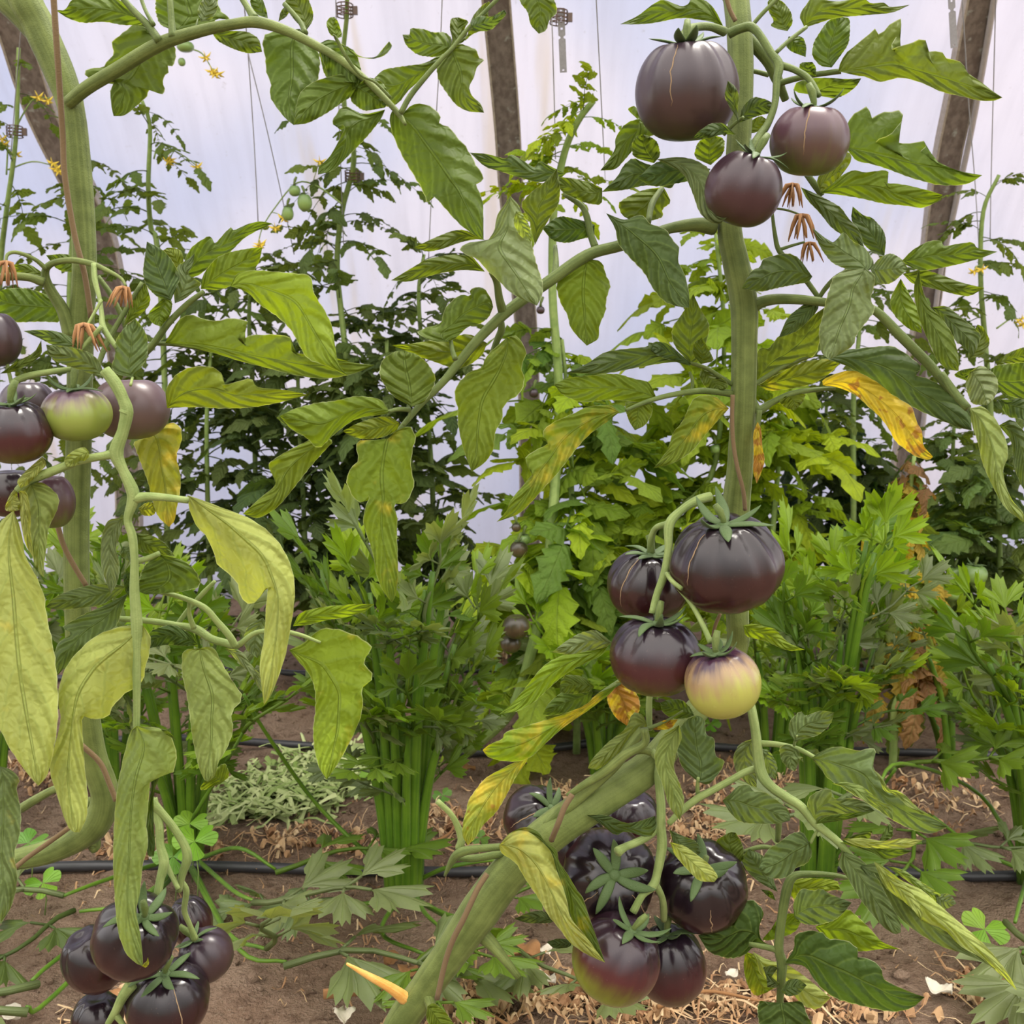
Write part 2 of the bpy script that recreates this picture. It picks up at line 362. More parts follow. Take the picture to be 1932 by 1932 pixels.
# ---------------------------------------------------------------- tomatoes
def tomato_surf(th, ph, gr, depth, low=.3):
    depth *= 1.55
    d = min(abs((ph - g + PI) % (2*PI) - PI) for g in gr) if gr else 9
    w = math.exp(-((th-.6)/.72)**2) + low*math.exp(-((th-2.9)/.6)**2) + .12
    r = 1 - depth*math.exp(-(d/.16)**2)*w - depth*.5*math.exp(-(d/.40)**2)*w
    z = math.cos(th)*(1 + .0*th) - .20*math.exp(-(th/.36)**2) + .07*math.exp(-((PI-th)/.5)**2)
    s = math.sin(th)**.92
    return Vector((s*math.cos(ph)*r, s*math.sin(ph)*r, z*(.97 + .03*r)))
def tomato(px, py, rx, ry, Y, mat, label, tilt=0, lean=0, spin=0, depth=.06, ngr=7, cal=True, group=None, cracks=(), seed=0, res=(40, 60), name='tomato', stalk=True, squash=1.0):
    rnd = random.Random(seed*7+3); m = mpp(px, py, Y); a = rx*m; b = ry*m*squash
    R = Matrix.Translation(P(px, py, Y)) @ Euler((math.radians(tilt), math.radians(lean), 0)).to_matrix().to_4x4() @ Matrix.Rotation(math.radians(spin), 4, 'Z')
    gr = sorted((i + rnd.uniform(-.25, .25))*2*PI/ngr for i in range(ngr)) if ngr else []
    nt_, np_ = res; V = []; U = []; F = []
    def S(th, ph, lift=0):
        v = tomato_surf(th, ph, gr, depth); v = Vector((v.x*a, v.y*a, v.z*b))
        return v + v.normalized()*lift
    V.append(S(0, 0)); U.append((0, 0))
    for i in range(1, nt_):
        for j in range(np_): V.append(S(PI*i/nt_, 2*PI*j/np_)); U.append((j/np_, i/nt_))
    V.append(S(PI, 0)); U.append((0, 1)); e = len(V)-1
    for j in range(np_): F.append((0, 1+j, 1+(j+1) % np_))
    for i in range(nt_-2):
        for j in range(np_):
            p = 1+i*np_; F.append((p+j, p+np_+j, p+np_+(j+1) % np_, p+(j+1) % np_))
    p = 1+(nt_-2)*np_
    for j in range(np_): F.append((e, p+(j+1) % np_, p+j))
    root = thing(name, (0, 0, 0), label, 'tomato', group); root.location = (0, 0, 0); root.matrix_world = R; root.matrix_local = R
    def part(nm, V, F, U, mt):
        o = bpy.data.objects.new(nm, mesh_of(nm, V, F, U, [M[mt]])); COL.objects.link(o); o.parent = root; return o
    fr = part('fruit', V, F, U, mat); OFF.pop(root.name, None)
    for (ph, t0, t1) in cracks:
        pts = [S(t0+(t1-t0)*i/14, ph + .05*noise.noise(Vector((i*.5, ph, seed))), .0001) for i in range(15)]
        rr = [m*.9*(.3 + 1.0*math.sin(PI*min(1, (i+.5)/15)))*(.8+.4*rnd.random()) for i in range(15)]
        v, f, u = tube_geo(pts, rr, 5); c = part('crack_scar', v, f, u, 'scar'); c.parent = fr
    if cal:
        gs = []
        n = 6
        for q in range(n):
            ph = 2*PI*q/n + rnd.uniform(-.3, .3); ln = a*rnd.uniform(.66, .95); up = rnd.uniform(.2, 1.1)
            pts = []; rad = []
            for i in range(9):
                t = i/8; rr_ = a*.06 + ln*t*(1 - .25*up*t)
                base = S(min(1.2, rr_/a*1.05), ph, .0015); zz = base.z + up*ln*.95*max(0, t-.25)**1.7
                pts.append(Vector((math.cos(ph + .25*t*(q % 2))*rr_, math.sin(ph + .25*t*(q % 2))*rr_, zz)))
                rad.append(max(.0004, a*.105*math.sin(PI*(.20 + .78*t))**.8 * (1 if t < .9 else .5)))
            gs.append(tube_geo(pts, rad, 8, flat=.28, ref=Vector((0, 0, 1))))
        hub = [S(0, 0, 0) + Vector((0, 0, z)) for z in (-.001, .002, .004)]
        gs.append(tube_geo(hub, [a*.15, a*.13, a*.07], 10))
        v, f, u = merge(gs); part('calyx', v, f, u, 'calyx')
        if stalk:
            t0 = S(0, 0); sgn = rnd.choice((-1, 1))
            v, f, u = tube_geo([t0, t0+Vector((0, 0, .006)), t0+Vector((.002*sgn, .001, .013)), t0+Vector((.005*sgn, .003, .019))], [.0028, .0024, .0033, .0024], 8)
            part('pedicel', v, f, u, 'stalk')
    return root
GT = 'ripening black beefsteak tomatoes in the top right cluster'
GM = 'black beefsteak tomatoes in the middle right cluster'
GB = 'black beefsteak tomatoes in the bottom right cluster'
GL = 'tomatoes in the upper left cluster'; GD = 'black beefsteak tomatoes in the bottom left cluster'
tomato(1296, 172, 98, 96, .84, 'plum', 'large dull plum tomato with a thin tan crack, biggest of the top right cluster', 12, -4, 40, .05, 9, group=GT, cracks=[(-2.75, .6, 1.85)], seed=1)
tomato(1527, 266, 74, 68, .83, 'plum_green', 'brownish purple tomato with greenish base, rightmost of the top right cluster', 10, 2, 0, .03, 5, group=GT, cracks=[(-1.95, .35, 2.0)], seed=2)
tomato(1403, 357, 74, 72, .81, 'wine', 'dark plum tomato sitting over the fork of the right stem, lowest of the top cluster', 12, 18, 25, .055, 8, group=GT, seed=3)
tomato(1370, 1062, 109, 94, .82, 'black', 'very large flattened glossy black tomato in front of the right stem', 14, -8, 10, .075, 9, group=GM, cracks=[(-2.65, .5, 1.6)], seed=4)
tomato(1222, 1103, 78, 70, .885, 'black', 'black ribbed tomato tucked behind the very large one, with a tan crack down its left', 10, 5, 0, .07, 8, group=GM, cracks=[(-2.4, .4, 2.0)], seed=5)
tomato(1236, 1237, 87, 76, .815, 'black_red', 'glossy black tomato flushed dark red, left of the pale mauve and yellow one', 6, 2, 30, .045, 7, group=GM, seed=6)
tomato(1363, 1287, 72, 69, .775, 'pale', 'pale yellow tomato with mauve shoulders, lowest of the middle cluster', 6, -14, 0, .03, 6, group=GM, seed=7, rough=0) if False else tomato(1363, 1287, 72, 69, .775, 'pale', 'pale yellow tomato with mauve shoulders, lowest of the middle cluster', 6, -14, 0, .03, 6, group=GM, seed=7)
tomato(1014, 1545, 66, 60, .93, 'black', 'black ribbed tomato peeping out left of the slanting thick stem', 35, 35, 0, .06, 8, group=GB, cracks=[(-2.3, .3, 1.6)], seed=8, stalk=False)
tomato(1085, 1592, 62, 58, 1.0, 'black', 'shaded black tomato just behind the slanting thick stem', 20, 0, 0, .04, 6, group=GB, seed=9, cal=False)
tomato(1190, 1538, 54, 48, .98, 'black_red', 'small dark tomato at the back, above the rest of the bottom right cluster', 10, 0, 0, .04, 6, group=GB, seed=10, cal=False)
tomato(1150, 1652, 92, 78, .87, 'black', 'ribbed black tomato turned so its star calyx faces us', 62, 6, 15, .08, 9, group=GB, cracks=[(-1.0, .5, 1.6), (-2.6, .5, 1.5)], seed=11, stalk=False)
tomato(1325, 1671, 86, 85, .88, 'black', 'black tomato with a split near its base, at the right end of the bottom cluster', 38, -10, 0, .05, 8, group=GB, cracks=[(-1.6, 1.0, 1.75)], seed=12)
tomato(1163, 1808, 84, 83, .815, 'black_green', 'dark tomato with a bright green base, lowest left of the bottom right cluster', 10, 24, 0, .035, 7, group=GB, seed=13)
tomato(1265, 1820, 68, 77, .88, 'black_red', 'black tomato half hidden behind the green-based one', 6, -8, 0, .05, 8, group=GB, seed=14)
tomato(-16, 640, 53, 56, .80, 'plum', 'black plum tomato cut off by the left edge, above the others', 0, 0, 0, .04, 6, group=GL, seed=15, cal=False)
tomato(30, 815, 66, 62, .775, 'black_red', 'dark tomato with reddish base at the left edge beside the small green one', 12, 0, 0, .05, 7, group=GL, seed=16)
tomato(52, 762, 50, 46, .86, 'plum', 'dull plum tomato showing only its shoulder above the left edge one', 0, 0, 0, .04, 6, group=GL, seed=17, cal=False)
tomato(145, 781, 64, 53, .80, 'green_purple', 'small green tomato with purple flushed shoulders', 8, 0, 50, .03, 6, group=GL, seed=18)
tomato(247, 771, 71, 62, .86, 'mauve', 'smooth mauve brown tomato behind the stalk, right of the small green one', 0, 0, 0, .02, 5, group=GL, seed=19, cal=False)
tomato(20, 930, 52, 48, .87, 'black', 'shaded black tomato low at the left edge', 0, 0, 0, .04, 6, group=GL, seed=20, cal=False)
tomato(98, 946, 42, 54, .81, 'plum_green', 'olive and plum tomato mostly hidden by a curled leaf', 0, 0, 0, .03, 6, group=GL, seed=21, cal=False)
tomato(178, 1810, 58, 66, .86, 'black', 'black tomato at the left of the bottom left cluster', 15, -20, 0, .05, 6, group=GD, seed=22, cal=False)
tomato(255, 1766, 80, 82, .80, 'black', 'largest lobed black tomato, with the tip of a rolled leaf across it', 25, 28, 20, .085, 6, group=GD, seed=23)
tomato(360, 1737, 40, 50, .92, 'black', 'ribbed black tomato at the top right of the bottom left cluster', 0, -15, 0, .08, 8, group=GD, seed=24, cal=False)
tomato(388, 1801, 52, 50, .875, 'plum', 'dull black tomato at the right of the bottom left cluster', 15, -25, 0, .06, 6, group=GD, seed=25)
tomato(316, 1884, 79, 73, .835, 'black', 'broad black tomato with a tan crack, at the bottom edge', 14, 4, 0, .065, 7, group=GD, cracks=[(-.9, .4, 1.9)], seed=26)
tomato(184, 1918, 48, 44, .87, 'black', 'black tomato cut off by the bottom edge', 0, 0, 0, .05, 6, group=GD, seed=27, cal=False)

# ---------------------------------------------------------------- the two near tomato plants
def parse(s): return [tuple(float(q) for q in w.split(',')) for w in s.split()]
class Plant:
    def __init__(s, base, label, group=None, name='tomato_plant', cat='tomato plant'):
        s.root = thing(name, base, label, cat, group); s.st = []
    def stem(s, t, txt, Y, Y1=None, nm='leaf_stalk', mat='stalk', host=None, ns=9):
        q = parse(txt); n = len(q); Y1 = Y if Y1 is None else Y1; k = 700/1932 if t else 1
        pts = []; rs = []
        for i, w in enumerate(q):
            yy = w[3] if len(w) > 3 else Y + (Y1-Y)*i/(n-1)
            x, y = T(t, w[0], w[1]); pts.append(P(x, y, yy)); rs.append(w[2]*k*mpp(x, y, yy)/2)
        o = tube(nm, pts, rs, M[mat], host or s.root, ns, 5, rib=.05 if w[2]*k > 22 else 0)
        s.st.append((o, nm, catmull(pts, 4))); return o
    def leaf(s, t, L, R, d0, d1, col, yel=0, fold=.3, tilt=0, bend=0, Mid=None, nm='leaflet'):
        A = [Vector(T(t, *q)) for q in parse(L)]; B = [A[0]] + [Vector(T(t, *q)) for q in parse(R)] + [A[-1]]
        rnd = random.Random(int(A[0].x*7 + A[0].y*13 + A[-1].x)); ph = rnd.random()*6
        def rs(pl, n):
            seg = [0]
            for i in range(1, len(pl)): seg.append(seg[-1] + (pl[i]-pl[i-1]).length)
            out = []; j = 0
            for i in range(n):
                d = seg[-1]*i/(n-1)
                while j < len(seg)-2 and seg[j+1] < d: j += 1
                f = (d-seg[j])/max(1e-6, seg[j+1]-seg[j]); out.append(pl[j].lerp(pl[j+1], min(1, f)))
            return out
        def ch(pl):
            o = [pl[0]]
            for i in range(len(pl)-1): o += [pl[i].lerp(pl[i+1], .2), pl[i].lerp(pl[i+1], .8)]
            return o + [pl[-1]]
        N = 40; A = rs(ch(A), N); B = rs(ch(B), N)
        # fine teeth along the margin
        C = rs([Vector(T(t, *q)) for q in parse(Mid)], N) if Mid else [a.lerp(b, .5) for a, b in zip(A, B)]
        for _ in range(14 if not Mid else 3): C = [C[0]] + [(C[i-1]+C[i]*2+C[i+1])/4 for i in range(1, N-1)] + [C[-1]]
        V = []; U = []; nc = 13
        for i in range(N):
            v = i/(N-1); Yc = d0 + (d1-d0)*v + bend*math.sin(PI*v)
            for j in range(nc):
                u = j/(nc-1)*2 - 1; e = A[i] if u < 0 else B[i]; q = C[i].lerp(e, abs(u))
                if 0 < i < N-1 and abs(u) == 1:
                    q = q + (q-C[i])*.018*math.sin(i*2.3+ph+u)
                w = (e-C[i]).length*Yc/FPX
                yy = Yc + fold*w*abs(u)**1.6 + tilt*u*w + .0035*math.sin(v*9+u*2.2+ph)*abs(u) + .0022*math.sin(v*23+ph*2)*u*u
                V.append(P(q.x, q.y, yy)); U.append(((u+1)/2, v))
        F = [(i*nc+j, i*nc+j+1, (i+1)*nc+j+1, (i+1)*nc+j) for i in range(N-1) for j in range(nc-1)]
        b = V[nc//2]; best = None; bd = 1e9
        for o, n_, ps in s.st:
            for p in ps:
                dd = (p-b).length
                if dd < bd: bd = dd; best = (o, n_)
        host = best[0] if best and best[1] == 'leaf_stalk' and best[0].parent == s.root else s.root
        c = TINT[col]
        o = mk(nm, V, F, M['leaf'], host, U, (c[0], c[1], c[2], yel))
        # midrib on the back of the leaf
        cc = [V[i*nc+nc//2] + Vector((0, -.0004, 0)) for i in range(0, N, 3)]
        return o
TINT = dict(g=(.108, .158, .022), o=(.16, .215, .018), d=(.082, .125, .038), y=(.30, .34, .045), p=(.235, .30, .085), w=(.37, .42, .115), e=(.125, .175, .062), f=(.17, .225, .095), k=(.062, .105, .022), l=(.205, .29, .018))  # o is an olive with the backlit look put into its colour

r = Plant(tuple(P(680, 2530, .85)), 'tall tomato plant with a bare slanting stem, on the right of the picture')
base = P(680, 2530, .85)
r.stem(0, '1370,-420,44,.95 1382,-60,48,.93 1390,0,48,.92 1397,80,48,.91 1398,180,46,.905 1392,300,45,.90 1377,420,45,.89 1388,490,49,.89 1404,570,52,.89 1405,650,48,.89 1403,760,47,.89 1397,880,48,.90 1390,950,52,.91 1387,1050,48,.915 1392,1170,42,.91 1390,1225,42,.915 1350,1300,44,.91 1285,1375,50,.89 1225,1448,62,.87 1130,1510,70,.86 1030,1580,72,.85 955,1655,73,.85 905,1722,76,.85 850,1800,64,.85 800,1870,60,.85 745,1960,62,.85 705,2150,62,.85 680,2540,64,.85', .85, nm='stem', mat='stem', ns=16)
r.stem(8, '1690,400,50 1610,500,58 1540,590,60 1420,700,62 1300,800,66 1180,900,40', .85, .845, 'side_stem', 'stem', ns=12)
r.stem(8, '1700,395,40 1700,470,44 1600,530,50 1490,620,50 1380,690,40 1300,745,30', .83, .84, 'side_stem', 'stem', ns=12)
r.stem(8, '1735,510,40 1775,560,40 1770,640,42 1785,780,48 1785,900,50 1790,1010,55 1765,1150,45 1745,1210,50 1690,1260,38 1640,1350,42', .86, .83, 'truss_stalk', 'pale_stalk')
r.stem(8, '1610,500,60 1700,505,45 1740,520,40', .86, .86, 'side_stem', 'stem')
r.stem(8, '1775,905,40 1720,955,38 1650,990,42 1600,1010,40 1560,1035,54', .85, .82, 'truss_stalk', 'pale_stalk')
r.stem(8, '1755,1200,40 1790,1270,34 1800,1330,40 1800,1390,34', .84, .86, 'truss_stalk', 'pale_stalk')
r.stem(8, '1740,30,36 1740,130,32 1725,250,34 1725,400,34', .86, .86, 'truss_stalk', 'pale_stalk')
r.stem(8, '620,770,30 700,850,30 745,960,42 735,1020,45', .84, .84, 'side_stem', 'pale_stalk')
r.stem(8, '660,1160,15 700,1080,40 740,1040,50 830,1020,40 950,1010,38', .84, .82)
r.stem(8, '700,1065,24 800,1070,40 900,1055,40 980,1040,50', .85, .85)
r.stem(8, '830,1440,90 900,1510,70 960,1580,52 1045,1690,34', .85, .83, 'pruned_stub', 'stem')
r.stem(8, '560,1760,60 590,1840,55 605,1932,48', .845, .82, 'pruned_stub', 'stem')
o = r.stem(8, '455,1800,70 380,1745,52 260,1680,36 150,1618,14', .845, .82, 'pruned_stub', 'orange_stub'); o['label'] = 'orange dried stub'
r.stem(3, '370,165,50 300,140,40 230,140,42 175,165,52 150,235,60', .89, .845, 'truss_stalk', 'stalk')
r.stem(3, '395,175,52 450,150,48 510,140,48 560,190,42 610,270,42 655,340,52 645,420,40 635,540,36 600,640,38 560,700,45 530,750,52 510,790,36', .87, .82, 'truss_stalk', 'stalk')
r.stem(3, '665,340,40 730,360,35 800,400,34 840,450,30 865,500,28', .85, .83, 'truss_stalk', 'stalk')
r.stem(3, '510,140,22 570,70,22 650,-10,20 700,-60,18', .87, .87)
r.stem(3, '640,275,22 710,210,22 800,140,20', .85, .86)
r.stem(3, '480,180,55 530,240,62 600,320,62 640,400,60 670,470,45 690,520,40', .91, .93, 'side_stem', 'stalk')
r.stem(3, '640,440,34 720,415,32 830,390,30 980,370,28', .92, .90)
r.stem(3, '440,370,20 520,370,24 600,390,26', .93, .94)
r.stem(3, '370,700,20 420,650,18 470,610,16', .82, .80)
r.stem(3, '780,880,30 840,960,36 880,1020,30', .92, .92)
r.stem(3, '620,1100,16 635,1220,22 660,1310,28 750,1400,30 820,1490,28 880,1575,26', .88, .88, 'truss_stalk', 'stalk')
r.stem(3, '660,1300,20 720,1280,16 790,1260,12', .88, .88, 'truss_stalk', 'stalk')
r.stem(3, '640,1085,12 700,1095,12 760,1115,10', .88, .88, 'truss_stalk', 'stalk')
r.stem(3, '495,1610,90 560,1575,62 640,1558,56 760,1560,52 900,1575,46 1040,1590,44 1160,1620,46 1300,1760,54 1440,1900,52 1530,2010,46 1640,2130,34 1700,2200,22', .89, .84, 'leaf_stalk', 'stalk', ns=10)
r.stem(3, '860,1560,22 900,1500,26 960,1440,26 1050,1400,26 1100,1400,22', .88, .86)
r.stem(2, '2060,1180,90 1960,1170,68 1830,1190,56 1720,1230,56 1570,1280,62 1400,1330,62 1210,1460,62 1000,1610,58 850,1750,52 740,1880,46 650,1990,40 540,2100,34 480,2170,30 430,2230,26 370,2310,24', .89, .80, 'leaf_stalk', 'stalk', ns=10)
r.stem(2, '965,1630,54 945,1560,44 930,1470,36 900,1420,24', .845, .82)
r.stem(2, '1235,1430,40 1240,1360,30 1235,1280,22', .86, .88)
r.stem(2, '1445,1290,42 1420,1220,36 1400,1130,36 1370,1070,30 1280,1010,24', .87, .88)
r.stem(2, '1720,1160,30 1740,1060,34 1790,980,26', .90, .93)
r.stem(5, '715,215,30 700,170,24 690,110,20', .81, .82)
r.stem(5, '480,478,26 420,475,24 365,488,18', .80, .79)
r.stem(5, '470,480,20 465,430,16 420,395,14 360,375,12', .80, .82)
r.stem(5, '445,560,20 475,510,18 480,480,16', .80, .80)
r.stem(5, '905,190,30 935,110,36 955,60,40 950,0,34', .87, .86)
r.stem(6, '525,350,24 600,300,26 680,250,26 760,215,24 840,195,18', .89, .90)
r.stem(6, '420,350,24 340,300,25 280,262,22 190,232,18', .89, .88)
r.stem(6, '420,395,40 330,385,32 240,380,34 100,400,28 0,425,26 -70,450,22 -140,480,18', .89, .84)
r.stem(6, '515,420,40 550,480,52 620,440,34 720,395,32 830,375,26 950,365,20', .89, .89)
r.stem(6, '555,480,30 545,560,28 530,640,18', .88, .88)
r.stem(6, '205,380,18 205,320,18 190,280,14', .88, .88)
r.stem(6, '300,930,52 230,950,50 150,1000,42 85,1075,55 80,1200,42 60,1330,46 20,1440,38 0,1540,48', .85, .82, 'truss_stalk', 'pale_stalk')
r.stem(6, '95,1070,34 50,1080,36 10,1100,32 -10,1160,38 -12,1220,40', .85, .885, 'truss_stalk', 'pale_stalk')
r.stem(6, '65,1320,34 120,1390,26 200,1490,26 260,1600,28 300,1690,30', .83, .78, 'truss_stalk', 'pale_stalk')
r.stem(6, '70,1330,24 100,1370,26 150,1410,24', .82, .80, 'truss_stalk', 'pale_stalk')
r.stem(9, '500,230,40 515,300,48 535,420,50 550,560,58 570,640,60 620,700,52 700,755,50 770,800,48 845,890,42 900,930,42 980,1000,40 1070,1110,30 1160,1240,20', .86, .80, 'leaf_stalk', 'pale_stalk', ns=10)
r.stem(9, '545,600,40 480,620,36 400,665,36 300,720,38 235,755,40 150,820,38 80,890,30', .85, .84, 'leaf_stalk', 'pale_stalk')
r.stem(9, '550,470,34 640,475,30 740,495,28 800,520,24 850,550,22', .85, .82, 'leaf_stalk', 'pale_stalk')
r.stem(9, '235,745,26 232,700,22 235,650,16', .85, .84, 'leaf_stalk', 'pale_stalk')
r.stem(9, '735,480,16 740,455,14 750,430,10', .83, .82, 'leaf_stalk', 'pale_stalk')
r.stem(9, '820,990,16 840,950,18 860,920,14', .82, .82, 'leaf_stalk', 'pale_stalk')
r.stem(9, '1010,1170,20 930,1155,26 800,1150,34 730,1165,44 700,1220,52 680,1320,50 665,1420,46 655,1540,50 672,1620,54 665,1740,40 655,1932,34', .84, .84, 'leaf_stalk', 'stalk')
r.stem(9, '645,1545,34 580,1530,30 500,1515,24', .84, .85)
r.stem(9, '680,1610,30 740,1605,28 800,1620,20', .84, .82)
r.stem(9, '660,1020,20 560,1010,26 460,1040,22', .90, .90)
r.stem(9, '640,760,30 655,860,36 650,980,28', .89, .90)
r.stem(8, '1900,300,10 1820,350,14 1740,385,22 1700,400,24', .84, .85)
r.stem(8, '1570,150,30 1480,210,28 1390,280,22', .90, .88)
r.stem(6, '1500,290,40 1570,390,46 1640,470,40', .84, .82)

